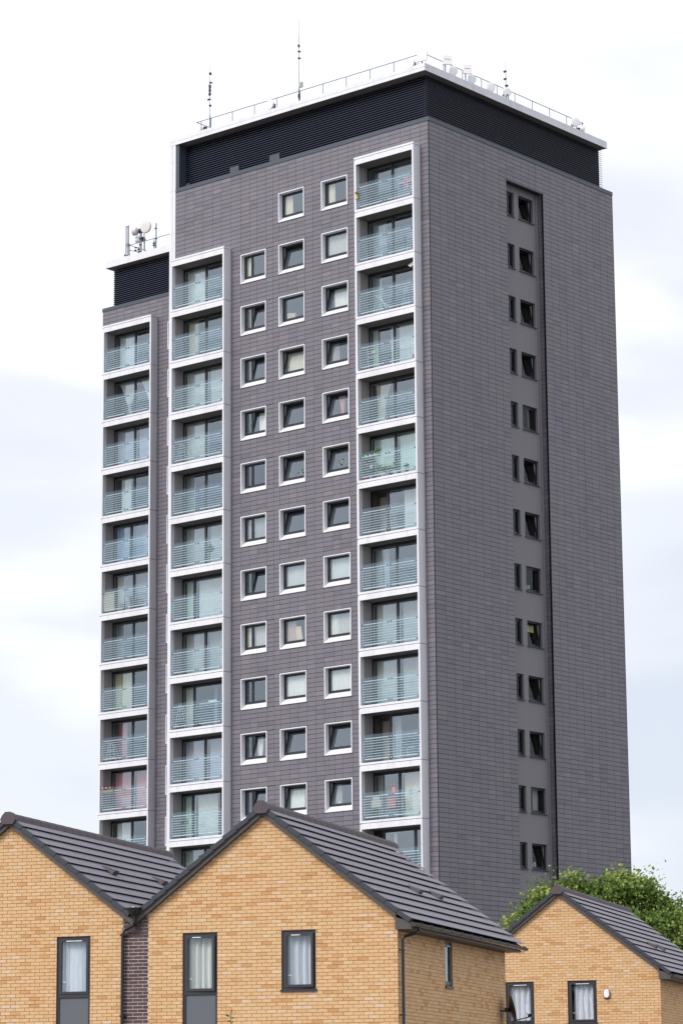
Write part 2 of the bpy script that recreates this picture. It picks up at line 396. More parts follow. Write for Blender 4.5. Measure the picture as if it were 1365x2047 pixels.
for i in range(19):
    z = -2.58 + i*0.1165
    obj('louvre_slat', slat(WX+0.40, -17.1, z, WY+0.42, 'A'), m_louv, tower, TL)
    obj('louvre_slat', (lambda bb: bb)(MB().ext([(WX+0.40+p, q) for p, q in [(0.0, z), (0.0, z+0.030), (0.09, z+0.085), (0.105, z+0.07), (0.02, z+0.012)]], WY+0.42, D-0.2, 'y')), m_louv, tower, TL)
b = MB(); b.box(-16.63, -16.45, 0.05, 0.66, 0.20, 2.62); obj('louvre_post', b, m_slate, tower, TL)
for (x0, x1, zt) in ((-16.45, -16.15, 0.55), (-13.31, -12.71, 0.74), (-10.62, -9.95, 0.76)):
    b = MB(); b.box(x0, x1, 0.50, 0.70, 0.2, zt); obj('access_plate', b, m_slate, tower, TL)
# fascia panels
xs = [-17.04, -14.9, -12.1, -9.3, -6.5, -3.7, -0.90, -0.168]
for a, c in zip(xs[:-1], xs[1:]):
    b = MB(); b.box(a+0.004, c-0.004 if c != xs[-1] else c, 0.0, 0.3, 2.80, 2.98); obj('fascia_panel', b, m_white, tower, TL)
    b = MB(); b.box(a+0.004, c-0.004 if c != xs[-1] else c, -0.006, 0.3, 2.62, 2.785); obj('fascia_panel', b, m_white, tower, TL)
ys = [0.31, 2.9, 3.3, 6.4, 6.9, 9.9, 12.7, 15.30]
for a, c in zip(ys[:-1], ys[1:]):
    b = MB(); b.box(-0.45, -0.168, a+0.003, c-0.003, 2.62, 2.98); obj('fascia_panel', b, m_white, tower, TL)
b = MB(); b.box(-0.17, -0.150, 0.0, 15.30, 2.60, 2.625); b.box(-17.04, -0.17, -0.02, 0.0, 2.60, 2.622); obj('fascia_drip', b, m_white, tower, TL)
b = MB(); b.box(-17.03, -0.2, 0.02, 15.28, 2.78, 2.96); b.box(-17.0, -0.19, 0.03, 15.25, 2.60, 2.66, m=1); obj('roof', b, [m_roofdeck, m_soffit], tower, TL)
xs = [-28.12, -27.2, -24.6, -22.0, -19.4, -17.07]
for a, c in zip(xs[:-1], xs[1:]):
    b = MB(); b.box(a+0.003, c-0.003, WY+0.0, WY+0.3, -0.29, 0.11); obj('fascia_panel', b, m_white, tower, TL)
b = MB(); b.box(-28.12, -17.08, WY+0.3, D-0.1, -0.28, 0.05); b.box(-28.1, -17.08, WY+0.02, D-0.2, -0.31, -0.285, m=1); obj('roof', b, [m_roofdeck, m_soffit], tower, TL)
# white corner column of the main block
zz = 2.615; i = 0
while zz > GROUND+0.2:
    hh = (0.95, 1.55, 2.3, 2.7)[min(i, 3)]; z0 = max(GROUND, zz-hh)
    b = MB(); b.box(-17.06, -16.875, -0.012, 0.4, z0+0.004, zz-0.004); b.box(-16.86, -16.655, -0.004, 0.4, z0+0.004, zz-0.004); b.box(-16.88, -16.85, 0.02, 0.38, z0+0.004, zz-0.004, m=0)
    obj('corner_panel', b, m_white, tower, TL); zz = z0; i += 1
b = MB(); b.box(-16.95, -16.70, 0.05, 0.39, GROUND, 2.6); obj('wall', b, m_joint, tower, TL, label='dark backing strip behind the white corner column')

# ---- curtains and windows
_fab = {}
def fab(c, net=False):
    k = (c, net)
    if k not in _fab: _fab[k] = fabric('curtain_fabric', c, 0.16, 0.35 if net else 0.0)
    return _fab[k]
WHT = (0.90, 0.89, 0.84); CRM = (0.76, 0.69, 0.53); LAV = (0.68, 0.66, 0.74); PNK = (0.80, 0.40, 0.43); GRN = (0.76, 0.88, 0.76); BLU = (0.48, 0.60, 0.78); YEL = (0.82, 0.78, 0.54); GRY = (0.42, 0.42, 0.42); RED = (0.35, 0.03, 0.06); TAN = (0.45, 0.33, 0.22); PAT = (0.40, 0.38, 0.36)
def curtain(parent, x0, x1, z0, z1, y, c=WHT, style='fold', lean=0.0, pinch=None, net=False, seed=0):
    rr_ = random.Random(seed*13+int(abs(x0)*100))
    b = MB()
    if style == 'blind':
        n = max(2, int((x1-x0)/0.095)); w = (x1-x0)/n
        for i in range(n):
            a = x0+i*w; d = rr_.uniform(0.015, 0.03)
            b.quad((a+0.006, y-d, z0), (a+w*0.97, y+d, z0), (a+w*0.97, y+d, z1), (a+0.006, y-d, z1))
        return obj('blind', b, fab(c), parent)
    if style == 'sheet':
        n = 8
        for i in range(n):
            a, e_ = x0+(x1-x0)*i/n, x0+(x1-x0)*(i+1)/n
            ya, yb = y+0.02*math.sin(i*1.3), y+0.02*math.sin((i+1)*1.3)
            b.quad((a, ya, z0), (e_, yb, z0), (e_, yb, z1), (a, ya, z1))
        return obj('blind', b, fab(c), parent, smooth=True)
    n = max(6, int((x1-x0)/0.028)); rows = 6; ph = rr_.uniform(0, 6); per = rr_.uniform(0.11, 0.17)
    def P(i, j):
        u = i/n; v = j/rows; x = x0+(x1-x0)*u; 
        if pinch: # (v position from the bottom, centre u, width)
            k = max(0.0, 1-abs(v-pinch[0])/(1-pinch[0])) if v > pinch[0] else 1-0.25*(pinch[0]-v)/max(pinch[0], .01)
            k = k**0.9; cx = x0+(x1-x0)*pinch[1]; x = x*(1-k) + (cx+(x-cx)*pinch[2])*k
        x += lean*(1-v)*(u)
        return (x, y+0.028*math.sin(2*math.pi*(x1-x0)*u/per+ph+0.4*math.sin(v*3)), z0+(z1-z0)*v)
    for j in range(rows):
        for i in range(n): b.quad(P(i, j), P(i+1, j), P(i+1, j+1), P(i, j+1))
    return obj('net_curtain' if net else 'curtain', b, fab(c, net), parent, smooth=False)
# shared window meshes --------------------------------------------------
def frame_mesh(w, h, bw, y0, y1, mul=None, bm=None):
    b = MB(); b.box(0, w, y0, y1, 0, bw); b.box(0, w, y0, y1, h-bw, h); b.box(0, bw, y0, y1, bw, h-bw); b.box(w-bw, w, y0, y1, bw, h-bw)
    if mul: b.box(mul-0.035, mul+0.035, y0, y1, bw, h-bw)
    return b
surround = MB()
e_ = 0.05
surround.box(0, e_, -0.05, 0.25, 0, WH); surround.box(WW-e_, WW, -0.05, 0.25, 0, WH); surround.box(e_, WW-e_, -0.05, 0.25, WH-e_, WH)
surround.ext([(-0.05, 0.0), (-0.05, e_), (0.25, 0.30), (0.25, 0.0)], e_, WW-e_, 'x')
me_sur = surround.mesh('window', m_white)
FW, FH = WW-2*e_, WH-0.35
me_frame = frame_mesh(FW, FH, 0.075, 0.21, 0.27).mesh('frame', m_frame)
me_frame2 = frame_mesh(FW, FH, 0.075, 0.21, 0.27, mul=0.50).mesh('frame', m_frame)
def sash_mesh(w, h, bw=0.055): 
    return frame_mesh(w, h, bw, 0.0, 0.05)
def room_mesh(w, h, d=1.7):
    b = MB(); b.quad((0, d, 0), (w, d, 0), (w, d, h), (0, d, h)); b.quad((0, 0, 0), (0, d, 0), (0, d, h), (0, 0, h)); b.quad((w, d, 0), (w, 0, 0), (w, 0, h), (w, d, h))
    b.quad((0, 0, h), (0, d, h), (w, d, h), (w, 0, h)); b.quad((0, d, 0), (0, 0, 0), (w, 0, 0), (w, d, 0)); return b
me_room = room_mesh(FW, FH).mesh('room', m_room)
def pane(w, h):
    b = MB(); b.quad((0, 0, 0), (w, 0, 0), (w, 0, h), (0, 0, h)); return b
_pc = {}
def cached(key, fn, name, mats):
    if key not in _pc: _pc[key] = fn().mesh(name, mats)
    return _pc[key]
def add_sash(parent, x0, z0, w, h, y, tilt, gm=None):
    o = link('sash', cached(('s', round(w, 2), round(h, 2)), lambda: sash_mesh(w, h), 'sash', m_frame), parent, (x0, y, z0))
    p = link('pane', cached(('p', round(w, 2), round(h, 2), gm is None), lambda: pane(w-0.10, h-0.10), 'pane', gm or m_pane), parent, (x0+0.05, y+0.025, z0+0.05))
    if tilt:
        o.rotation_euler = (-tilt, 0, 0)
        p.rotation_euler = (-tilt, 0, 0); p.location = (x0+0.05, y+0.025*math.cos(tilt)+0.05*math.sin(tilt), z0+0.05*math.cos(tilt))
        r = MB(); r.box(x0-0.012, x0-0.002, y+0.01, y+0.15, z0, z0+h); r.box(x0+w+0.002, x0+w+0.012, y+0.01, y+0.15, z0, z0+h)
        obj('inner_reveal', r, m_reveal, parent)
def window_A(x, k, two=False, tilt=False, cur=(), y=0.0, wing=False):
    z = WT(k)-WH
    w = link('window', me_sur, tower, (x-TX, y-TY, z-GROUND))
    link('frame', me_frame2 if two else me_frame, w, (e_, 0, 0.30))
    link('room', me_room, w, (e_, 0.272, 0.30))
    if wing: cur = cur or (('blind', 0, 1, GRY),)
    if two:
        add_sash(w, e_+0.055, 0.355, 0.43, FH-0.11, 0.2205, 0)
        add_sash(w, e_+0.515, 0.355, FW-0.515-0.055, FH-0.11, 0.2205, R(9) if tilt else 0)
    else:
        add_sash(w, e_+0.055, 0.355, FW-0.11, FH-0.11, 0.2205, R(9) if tilt else 0)
    for n_, c in enumerate(cur):
        st, a, d, colr = c[:4]; opt = c[4] if len(c) > 4 else {}
        yy = 0.52 if tilt else 0.34
        curtain(w, e_+FW*a, e_+FW*d, 0.34, WH-0.07, yy+0.012*n_, colr, style=st, seed=k*7+n_+int(-x), **opt)
    return w
f_, b_, s_ = 'fold', 'blind', 'sheet'
NET = dict(net=True)
w1 = {2: (0, ((f_, .05, .26, CRM),)), 3: (1, ((f_, .05, .25, CRM),)), 4: (1, ((f_, .05, .2, CRM),)), 5: (1, ((s_, .45, 1, WHT),)), 6: (0, ()), 7: (0, ((b_, 0, 1, GRY),)), 8: (1, ()),
      9: (0, ((f_, .0, .22, CRM), (f_, .33, 1, WHT, NET))), 10: (0, ((f_, .82, 1, WHT),)), 11: (1, ((f_, .36, .62, WHT, dict(lean=-.12)),)), 12: (1, ()), 13: (0, ()), 14: (0, ())}
w2 = {1: (0, ((f_, .08, .38, CRM),)), 2: (1, ()), 3: (0, ()), 4: (1, ((f_, .05, .72, CRM),)), 5: (1, ()), 6: (1, ()), 7: (1, ()), 8: (0, ((s_, .04, 1, (0.55, 0.57, 0.56)),)),
      9: (0, ((f_, .05, .45, (0.55, 0.42, 0.38)),)), 10: (0, ((b_, 0, 1, WHT),)), 11: (1, ()), 12: (1, ((f_, .08, .66, WHT), (f_, .76, .98, WHT))), 13: (0, ()), 14: (0, ())}
w3 = {1: (0, ((f_, .08, .34, CRM),)), 2: (0, ((f_, .0, 1, WHT, NET),)), 3: (1, ((f_, .2, 1, WHT),)), 4: (1, ((f_, .1, .38, PAT),)), 5: (1, ((f_, .28, .6, PNK, dict(pinch=(.0, .7, .2))),)), 6: (1, ()), 7: (1, ()),
      8: (0, ((s_, .04, 1, (0.58, 0.61, 0.60)),)), 9: (0, ((f_, .0, 1, WHT, NET), (f_, .0, .35, WHT))), 10: (0, ((b_, 0, 1, WHT),)), 11: (1, ()), 12: (1, ((f_, .12, .34, GRY),)), 13: (0, ()), 14: (0, ())}
for k in range(1, KMAX+1):
    if k >= 2: window_A(W1, k, True, w1[k][0], w1[k][1])
    window_A(W2, k, False, w2[k][0], w2[k][1])
    window_A(W3, k, False, w3[k][0], w3[k][1])
    if k >= 2: window_A(WS, k, False, False, (), WY, True)

# ---- side recess windows (face +x)
def window_B(u0, u1, k, tilt, cur=()):
    w_, h_ = u1-u0, 1.29
    z = BZ(k)-h_
    b = MB(); b.ext([(-0.20, 0.0), (-0.20, 0.02), (0.0, 0.09), (0.0, 0.0)], -0.04, w_+0.04, 'x')
    o = obj('window', b, m_slate, tower, (-0.54-TX, u0-TY, z-GROUND), math.pi/2)
    link('frame', cached(('fb', round(w_, 2)), lambda: frame_mesh(w_, h_-0.09, 0.07, 0.0, 0.06), 'frame', m_frame), o, (0, 0, 0.09))
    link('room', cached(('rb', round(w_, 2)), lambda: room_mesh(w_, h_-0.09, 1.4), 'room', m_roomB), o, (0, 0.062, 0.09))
    if w_ < 1: 
        add_sash(o, 0.05, 0.14, w_-0.10, h_-0.19, 0.012, 0, m_paneB)
    else: add_sash(o, 0.05, 0.14, w_-0.10, h_-0.19, 0.012, R(8) if tilt else 0, m_paneB)
    for n_, c in enumerate(cur):
        curtain(o, w_*c[1], w_*c[2], 0.12+(c[4] if len(c) > 4 else 0), h_-0.05, 0.30, c[3], style=c[0], seed=k)
tb = {5: 0, 8: 0, 12: 0, 14: 0}
for k in range(1, KMAX+2):
    window_B(*BW[0], k, 0)
    cu = {1: ((f_, .15, .3, (0.2, 0.12, 0.1)),), 5: ((b_, .75, .95, PAT),), 8: ((f_, .0, .12, GRY),), 9: ((s_, .05, .85, (0.70, 0.66, 0.34), .72),), 12: ((s_, .55, .9, PAT),)}.get(k, ())
    window_B(*BW[1], k, tb.get(k, 1), cu)

# ---- balconies --------------------------------------------------------
SILL, SOF = 0.125, 2.425
XI0, XI1 = 0.125, CW-0.10
def balcony_mesh(top=False):
    b = MB()
    b.box(0, CW, -0.52, 0.30, 0.012, 0.12)
    b.box(0.07, CW, -0.52, 0.02, SOF, 2.688); b.box(0.07, CW-0.02, 0.02, 0.36, SOF, 2.688)
    b.box(0.0, 0.12, -0.52, 0.02, 0.12, SOF); b.box(CW-0.095, CW, -0.52, 0.02, 0.12, SOF); b.box(0.0, 0.07, -0.515, 0.02, SOF, 2.66)
    b.box(0.05, CW-0.02, -0.49, 0.02, -0.012, 0.012, m=1)
    if top: b.box(0, CW+0.01, -0.535, 0.02, 2.705, 2.80); b.box(0.05, CW-0.02, -0.49, 0.02, 2.688, 2.705, m=1)
    # vertical joints in the fascia
    b.box(0.60, 0.608, -0.5215, -0.50, SOF+0.05, 2.688, m=2); b.box(CW-0.66, CW-0.652, -0.5215, -0.50, SOF+0.05, 2.688, m=2)
    return b.mesh('balcony', [m_white, m_joint, m_galv])
me_bal, me_balt = balcony_mesh(), balcony_mesh(True)
b = MB()
b.box(0.10, XI0, -0.27, 0.36, 0.12, SOF); b.box(XI1, XI1+0.02, -0.27, 0.36, 0.12, SOF)
b.box(XI0, XI1, -0.48, 0.36, SOF-0.006, SOF+0.001, m=1); b.box(XI0, XI1, -0.30, 0.36, 0.12, 0.15, m=1); b.box(XI0, XI0+0.03, 0.30, 0.36, 0.15, SOF-0.01)
me_lin = b.mesh('recess_lining', [m_lining, m_soffit])
MID = (XI0+XI1)/2
b = MB(); b.box(XI0+0.01, MID-0.004, -0.475, -0.463, 0.17, 1.42); me_g1 = b.mesh('glass_panel', m_guard)
b = MB(); b.box(MID+0.004, XI1-0.01, -0.475, -0.463, 0.17, 1.42); me_g2 = b.mesh('glass_panel', m_guard)
def clamps(b, z):
    for x in (XI0+0.10, MID-0.09, MID+0.09, XI1-0.10): b.box(x-0.028, x+0.028, -0.50, -0.43, z-0.035, z+0.03, m=1)
b = MB(); b.tube([(XI0, -0.435, 1.24), (XI1, -0.435, 1.24)], 0.024, 6); clamps(b, 1.24); me_top = b.mesh('handrail', [m_rail, m_galv])
b = MB(); b.tube([(XI0, -0.435, 0.27), (XI1, -0.435, 0.27)], 0.030, 6); clamps(b, 0.27); me_bot = b.mesh('bottom_rail', [m_rail, m_galv])
b = MB(); b.tube([(XI0, -0.44, 0), (XI1, -0.44, 0)], 0.0145, 5); me_rod = b.mesh('rod', m_rail)
me_broom = room_mesh(XI1-XI0, SOF-0.15, 2.4).mesh('room', m_room)
def balcony(x, y, k, dz=0.0, cur=(), muls=(0.46,), opened=None, top=False):
    root = link('balcony', me_balt if top else me_bal, tower, (x-TX, y-TY, J(k)+dz-GROUND))
    link('recess_lining', me_lin, root)
    link('glass_panel', me_g1, root); link('glass_panel', me_g2, root); link('handrail', me_top, root); link('bottom_rail', me_bot, root)
    for i in range(1, 8): link('rod', me_rod, root, (0, 0, 0.27+0.97*i/8))
    x0, x1, z0, z1 = XI0+0.03, XI1-0.02, 0.15, SOF-0.007
    def mk():
        b = MB(); b.box(x0, x1, 0.30, 0.38, z1-0.13, z1); b.box(x0, x1, 0.30, 0.38, z0, z0+0.08); b.box(x0, x0+0.08, 0.30, 0.38, z0+0.08, z1-0.13); b.box(x1-0.08, x1, 0.30, 0.38, z0+0.08, z1-0.13)
        for m_ in muls:
            c = x0+(x1-x0)*m_; b.box(c-0.06, c+0.06, 0.295, 0.38, z0+0.08, z1-0.13)
        return b
    link('door_frame', cached(('df', muls), mk, 'door_frame', m_frame), root)
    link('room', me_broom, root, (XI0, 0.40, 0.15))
    edges = [0.0] + list(muls) + [1.0]
    for i in range(len(edges)-1):
        a = x0+(x1-x0)*edges[i]+0.05; c = x0+(x1-x0)*edges[i+1]-0.05
        if opened and i == opened[0]:
            b = MB(); b.box(a, c, 1.0, 1.05, z0, z1); obj('room_partition', b, colmat(opened[1]), root)
            b = MB(); b.box(a+0.0, a+(c-a)*0.55, 0.97, 0.99, z0, z1-0.2); obj('inner_door', b, colmat((0.42, 0.36, 0.30)), root)
            continue
        link('pane', cached(('bp', round(c-a, 3)), lambda: pane(c-a, z1-z0-0.2), 'pane', m_pane), root, (a, 0.345, z0+0.07))
        # pale inner edge of the sliding sash
        b = MB(); b.box(a+0.03, a+0.045, 0.35, 0.37, z0+0.09, z1-0.15); b.box(a+0.03, c-0.03, 0.35, 0.37, z1-0.165, z1-0.15); obj('sash_trim', b, m_reveal, root)
    for n_, c in enumerate(cur):
        st, a, d, colr = c[:4]; opt = c[4] if len(c) > 4 else {}
        curtain(root, x0+(x1-x0)*a, x0+(x1-x0)*d, z0+0.02, z1-0.14, 0.52+0.012*n_, colr, style=st, seed=k*11+n_+int(-x), **opt)
    return root
T3 = (0.24, 0.83)
Rb = {1: ((b_, .5, 1, (0.30, 0.28, 0.31)),), 2: ((f_, .04, .22, (0.36, 0.42, 0.40)), (s_, .22, .3, (0.3, 0.33, 0.34))), 3: ((f_, .04, .2, (0.38, 0.44, 0.42)),), 4: ((f_, .36, .46, WHT), (f_, .03, .12, GRN), (b_, .5, 1, WHT)),
      5: ((f_, .06, .36, CRM, dict(pinch=(.45, .25, .45))),), 6: ((s_, .03, .45, GRN), (s_, .49, 1, GRN)), 7: ((b_, .56, 1, WHT),), 8: ((s_, .04, .16, (0.40, 0.44, 0.42)), (s_, .18, .28, (0.42, 0.46, 0.48))), 9: ((f_, .04, .46, WHT, NET), (f_, .5, 1, WHT, NET), (f_, .04, .1, CRM)),
      10: ((b_, .04, .45, (0.72, 0.74, 0.69)), (b_, .5, 1, (0.72, 0.74, 0.69))), 11: ((s_, .35, .46, (0.36, 0.40, 0.44)),), 12: ((f_, .03, .12, GRY), (s_, .5, 1, (0.86, 0.81, 0.66))), 13: ((s_, .3, .36, WHT),), 14: ()}
for k in range(1, KMAX+1):
    kw = {}
    if k == 7: kw = dict(muls=(0.31, 0.87), opened=(0, (0.22, 0.12, 0.06)))
    if k == 11: kw = dict(muls=(0.31, 0.94), opened=(0, (0.24, 0.12, 0.05)))
    if k == 13: kw = dict(muls=(0.17, 0.72), opened=(0, (0.30, 0.27, 0.25)))
    balcony(XR, 0.0, k, 0, Rb[k], top=(k == 1), **kw)
Mb = {2: ((s_, .03, .46, (0.86, 0.86, 0.80)),), 3: ((f_, .05, .25, CRM),), 4: ((b_, .03, .46, (0.78, 0.78, 0.72)), (b_, .5, 1, (0.78, 0.78, 0.72))), 5: ((b_, .03, .46, (0.84, 0.84, 0.77)), (f_, .92, 1, WHT)), 6: ((s_, .03, .2, (0.34, 0.38, 0.37)),),
      7: ((b_, .03, .46, (0.62, 0.62, 0.60)), (b_, .5, 1, (0.62, 0.62, 0.60))), 8: ((f_, .04, .22, GRN), (f_, .27, .8, WHT), (f_, .85, 1, TAN)), 9: ((f_, .03, .46, WHT, NET), (f_, .5, 1, WHT, NET), (s_, .03, 1, (0.35, 0.36, 0.37))),
      10: ((f_, .03, .22, WHT), (s_, .58, .64, (0.34, 0.38, 0.40))), 11: ((b_, .03, .46, LAV), (b_, .5, 1, LAV)), 12: ((f_, .03, .22, GRN), (f_, .27, .66, WHT), (f_, .93, 1, WHT)), 13: ((s_, .03, .9, (0.5, 0.55, 0.52)),), 14: ()}
for k in range(2, KMAX+1):
    kw = {}
    if k == 8: kw = dict(muls=T3)
    if k == 10: kw = dict(muls=T3, opened=(2, (0.14, 0.06, 0.03)))
    if k == 12: kw = dict(muls=(0.22, 0.78), opened=(2, (0.16, 0.06, 0.04)))
    balcony(XM, 0.0, k, 0, Mb[k], top=(k == 2), **kw)
Lb = {2: ((s_, .06, .46, (0.86, 0.88, 0.88)),), 3: ((f_, .06, .5, WHT, dict(pinch=(.35, .5, .12))), (f_, .52, .98, WHT, dict(pinch=(.35, .5, .12)))), 4: ((f_, .02, .46, LAV), (f_, .5, 1, LAV)), 5: ((f_, .12, .34, WHT),),
      6: ((f_, .02, .30, BLU), (f_, .34, 1, BLU, NET), (f_, .6, .8, LAV)), 7: ((f_, .05, .2, WHT), (s_, .2, .95, (0.34, 0.34, 0.38))), 8: ((s_, .02, .2, (0.30, 0.34, 0.34)),), 9: ((f_, .02, .14, YEL), (s_, .15, .42, YEL), (f_, .86, 1, YEL)),
      10: ((f_, .08, .16, RED), (f_, .16, .28, PNK)), 11: ((f_, .05, .46, PNK), (f_, .5, 1, PNK), (f_, .02, .12, (0.5, 0.22, 0.20))), 12: ((f_, .08, .46, WHT),), 13: (), 14: ()}
for k in range(2, KMAX+1):
    kw = {}
    if k == 6: kw = dict(muls=(0.40,))
    balcony(XL, WY, k, -0.04, Lb[k], top=(k == 2), **kw)

# ---- roof railing
b = MB()
zr = 3.87
b.tube([(-15.92, 0.8, zr), (-0.87, 0.8, zr)], 0.020, 5); b.tube([(-0.87, 0.8, zr), (-0.87, 14.2, zr)], 0.020, 5)
b.tube([(-15.92, 0.8, zr), (-15.92, 14.2, zr)], 0.020, 5); b.tube([(-0.87, 14.2, zr), (-15.9, 14.2, zr)], 0.020, 5)
rail = obj('roof_railing', b, m_galv, tower, TL)
bp_ = MB(); bp_.tube([(0, 0, 2.97), (0, 0, zr-0.01)], 0.020, 5); me_post = bp_.mesh('railing_post', m_galv)
for x in (-15.6, -14.91, -13.42, -11.90, -10.36, -8.82, -7.30, -5.78, -4.25, -2.73, -1.21): link('railing_post', me_post, rail, (x, 0.8, 0))
for y in (2.39, 3.90, 5.45, 6.75, 8.23, 9.72, 11.20, 12.70, 14.1): link('railing_post', me_post, rail, (-0.87, y, 0))
for y in (3.0, 6.0, 9.0, 12.0, 14.1): link('railing_post', me_post, rail, (-15.92, y, 0))
b = MB(); zr2 = 0.95
b.tube([(-26.85, 7.1, zr2), (-17.1, 7.1, zr2)], 0.020, 5); b.tube([(-26.85, 7.1, zr2), (-26.85, 14.0, zr2)], 0.020, 5); b.tube([(-26.8, 7.1, 0.10), (-17.1, 7.1, 0.12)], 0.012, 5)
rail2 = obj('roof_railing', b, m_galv, tower, TL)
for x in (-26.85, -25.0, -23.3, -21.6, -19.9, -18.2): 
    q = MB(); q.tube([(x, 7.1, 0.05), (x, 7.1, zr2)], 0.020, 5); obj('railing_post', q, m_galv, rail2)

# ---- antennas ---------------------------------------------------------
def mast(x, y, z0, z1, label, bits, box=None):
    t = thing('antenna_mast', label, 'antenna mast', (x, y, z0))
    b = MB(); b.tube([(0, 0, 0), (0, 0, 1.0)], 0.032, 6); b.tube([(0, 0, 1.0), (0, 0, z1-z0)], 0.016, 5, r1=0.007); obj('pole', b, m_galv, t)
    for (dx, dz, s) in bits:
        b = MB(); b.box(-0.03+min(dx, 0), 0.03+max(dx, 0), -0.05, 0.05, dz-s, dz+s); b.box(dx-0.02, dx+0.03, -0.04, 0.04, dz-s*1.8, dz+s*0.6); obj('clamp', b, m_plastic, t)
    if box:
        b = MB(); b.box(0.03, 0.24, -0.06, 0.03, box-0.13, box+0.13); b.box(0.06, 0.09, -0.05, 0.0, box-0.17, box-0.13); b.box(0.17, 0.20, -0.05, 0.0, box-0.17, box-0.13); obj('equipment_box', b, mat('grey_equipment_box', (0.36, 0.36, 0.33), 0.6), t)
    b = MB(); b.tube([(0.02, -0.02, 0.1), (0.03, -0.02, (z1-z0)*0.8)], 0.007, 4); obj('cable', b, m_plastic, t)
mast(-14.91, 0.72, 2.97, 6.74, 'thin whip antenna mast above the left end of the long roof railing', [(0.03, 3.32, .05), (0.09, 2.81, .025), (-0.02, 2.62, .09), (-0.02, 2.40, .07), (-0.04, 2.20, .05), (-0.12, 1.92, .025), (0.02, 1.57, .04)])
mast(-8.82, 0.72, 2.97, 7.77, 'tallest whip antenna mast with a grey box near its foot', [(0, 3.30, .05), (0.05, 2.98, .03), (0.05, 2.62, .03), (0.0, 0.62, .09)], 1.17)
mast(-0.80, 7.40, 2.97, 5.27, 'short whip antenna mast on the right hand roof edge', [(-0.08, 1.83, .03), (-0.08, 1.43, .03), (0.08, 1.05, .035), (0.08, 0.55, .035)])
def dish(x, y, z, r, face, label, side=1, polez=None, z0=2.97, drum=0.10, group='white microwave dishes along the roof edge', dm=None):
    """flat-fronted microwave dish on a bracket; face = direction it points"""
    t = thing('microwave_dish', label, 'dish antenna', (x, y, z), group=group)
    f = Vector(face).normalized()
    b = MB(); b.lathe([(0.0, 0.02), (r*0.6, 0.018), (r*0.97, 0.0), (r, -0.02), (r, -drum), (r*0.55, -drum-0.07), (0.07, -drum-0.10)], (0, 0, 0), 20, axis=f); obj('radome', b, dm or m_dish, t, smooth=False)
    back = f*(-drum-0.10); sd_ = f.cross(Vector((0, 0, 1))).normalized()*side
    b = MB(); b.tube([tuple(back), tuple(back-f*0.12)], 0.075, 8); q = back-f*0.10
    b.box(q.x-0.07, q.x+0.07, q.y-0.07, q.y+0.07, q.z-0.13, q.z+0.11); obj('radio_unit', b, m_plastic, t)
    e2 = q + sd_*(r*0.9)
    b = MB(); b.tube([tuple(q), tuple(e2)], 0.022, 5); b.box(e2.x-0.05, e2.x+0.05, e2.y-0.05, e2.y+0.05, e2.z-0.06, e2.z+0.06); obj('bracket', b, m_galv, t)
    b = MB(); b.tube([(e2.x, e2.y, z0-z), (e2.x, e2.y, (polez or z+0.15)-z)], 0.028, 6); obj('pole', b, m_galv, t)
v_cam = (Vector(CAM)-Vector((0, 0, 0))); v_cam.z = 0; v_cam.normalize()
dish(-10.85, 0.75, 3.62, 0.27, (-0.15, -1, 0), 'white dish low behind the front railing, left of the tallest mast', 1)
dish(-1.68, 0.75, 3.56, 0.26, (-0.1, -1, 0), 'white dish behind the front railing near the roof corner', 1)
dish(-15.75, 0.9, 3.45, 0.16, (-1, -0.15, 0), 'small dish at the far left end of the roof railing', 1, group='small dishes at the roof ends')
for (y, lab) in ((2.99, 'white dish just right of the first square panel antenna'), (4.49, 'white dish just right of the second square panel antenna'), (6.05, 'white dish midway between the second panel antenna and the short mast'),
                 (7.38, 'white dish in front of the short whip mast'), (13.31, 'white dish near the far right end of the railing')):
    dish(-0.72, y, 3.56 if y < 7 else 3.68, 0.245, (0.75, -0.35, 0), lab, -1)
dish(-0.75, 14.1, 3.50, 0.15, (1, 0.3, 0), 'small white dish at the far right roof end', -1, group='small dishes at the roof ends')
def panel_ant(x, y, z0, z1, w, rz, label, logo):
    t = thing('panel_antenna', label, 'panel antenna', (x, y, 2.97), rz)
    a, c = z0-2.97, z1-2.97
    b = MB(); b.box(-w/2, w/2, -0.10, 0.0, a, c); b.box(-w/2+0.03, w/2-0.03, 0.0, 0.05, a+0.03, c-0.03); obj('antenna_cover', b, m_dish, t)
    b = MB(); b.tube([(-0.08, 0.09, 0), (-0.08, 0.09, a+0.2)], 0.03, 6); obj('pole', b, m_galv, t)
    if logo:
        zc = (a+c)/2+0.02; b = MB()
        b.box(-w*0.32, -w*0.10, -0.103, -0.10, zc-0.01, zc+0.03, m=0); b.box(-w*0.12, w*0.04, -0.104, -0.10, zc+0.012, zc+0.035, m=0); b.box(0.0, w*0.3, -0.103, -0.10, zc-0.012, zc+0.016, m=1)
        obj('logo_print', b, [colmat((0.75, 0.22, 0.04)), colmat((0.25, 0.2, 0.2))], t)
panel_ant(-0.78, 0.62, 3.38, 3.86, 0.50, R(12), 'plain white box antenna standing at the roof corner', False)
panel_ant(-0.70, 2.46, 3.70, 4.15, 0.46, R(48), 'square white panel antenna with small orange logo, nearer the roof corner', True)
panel_ant(-0.70, 4.08, 3.68, 4.13, 0.44, R(48), 'square white panel antenna with small orange logo, further along the roof edge', True)
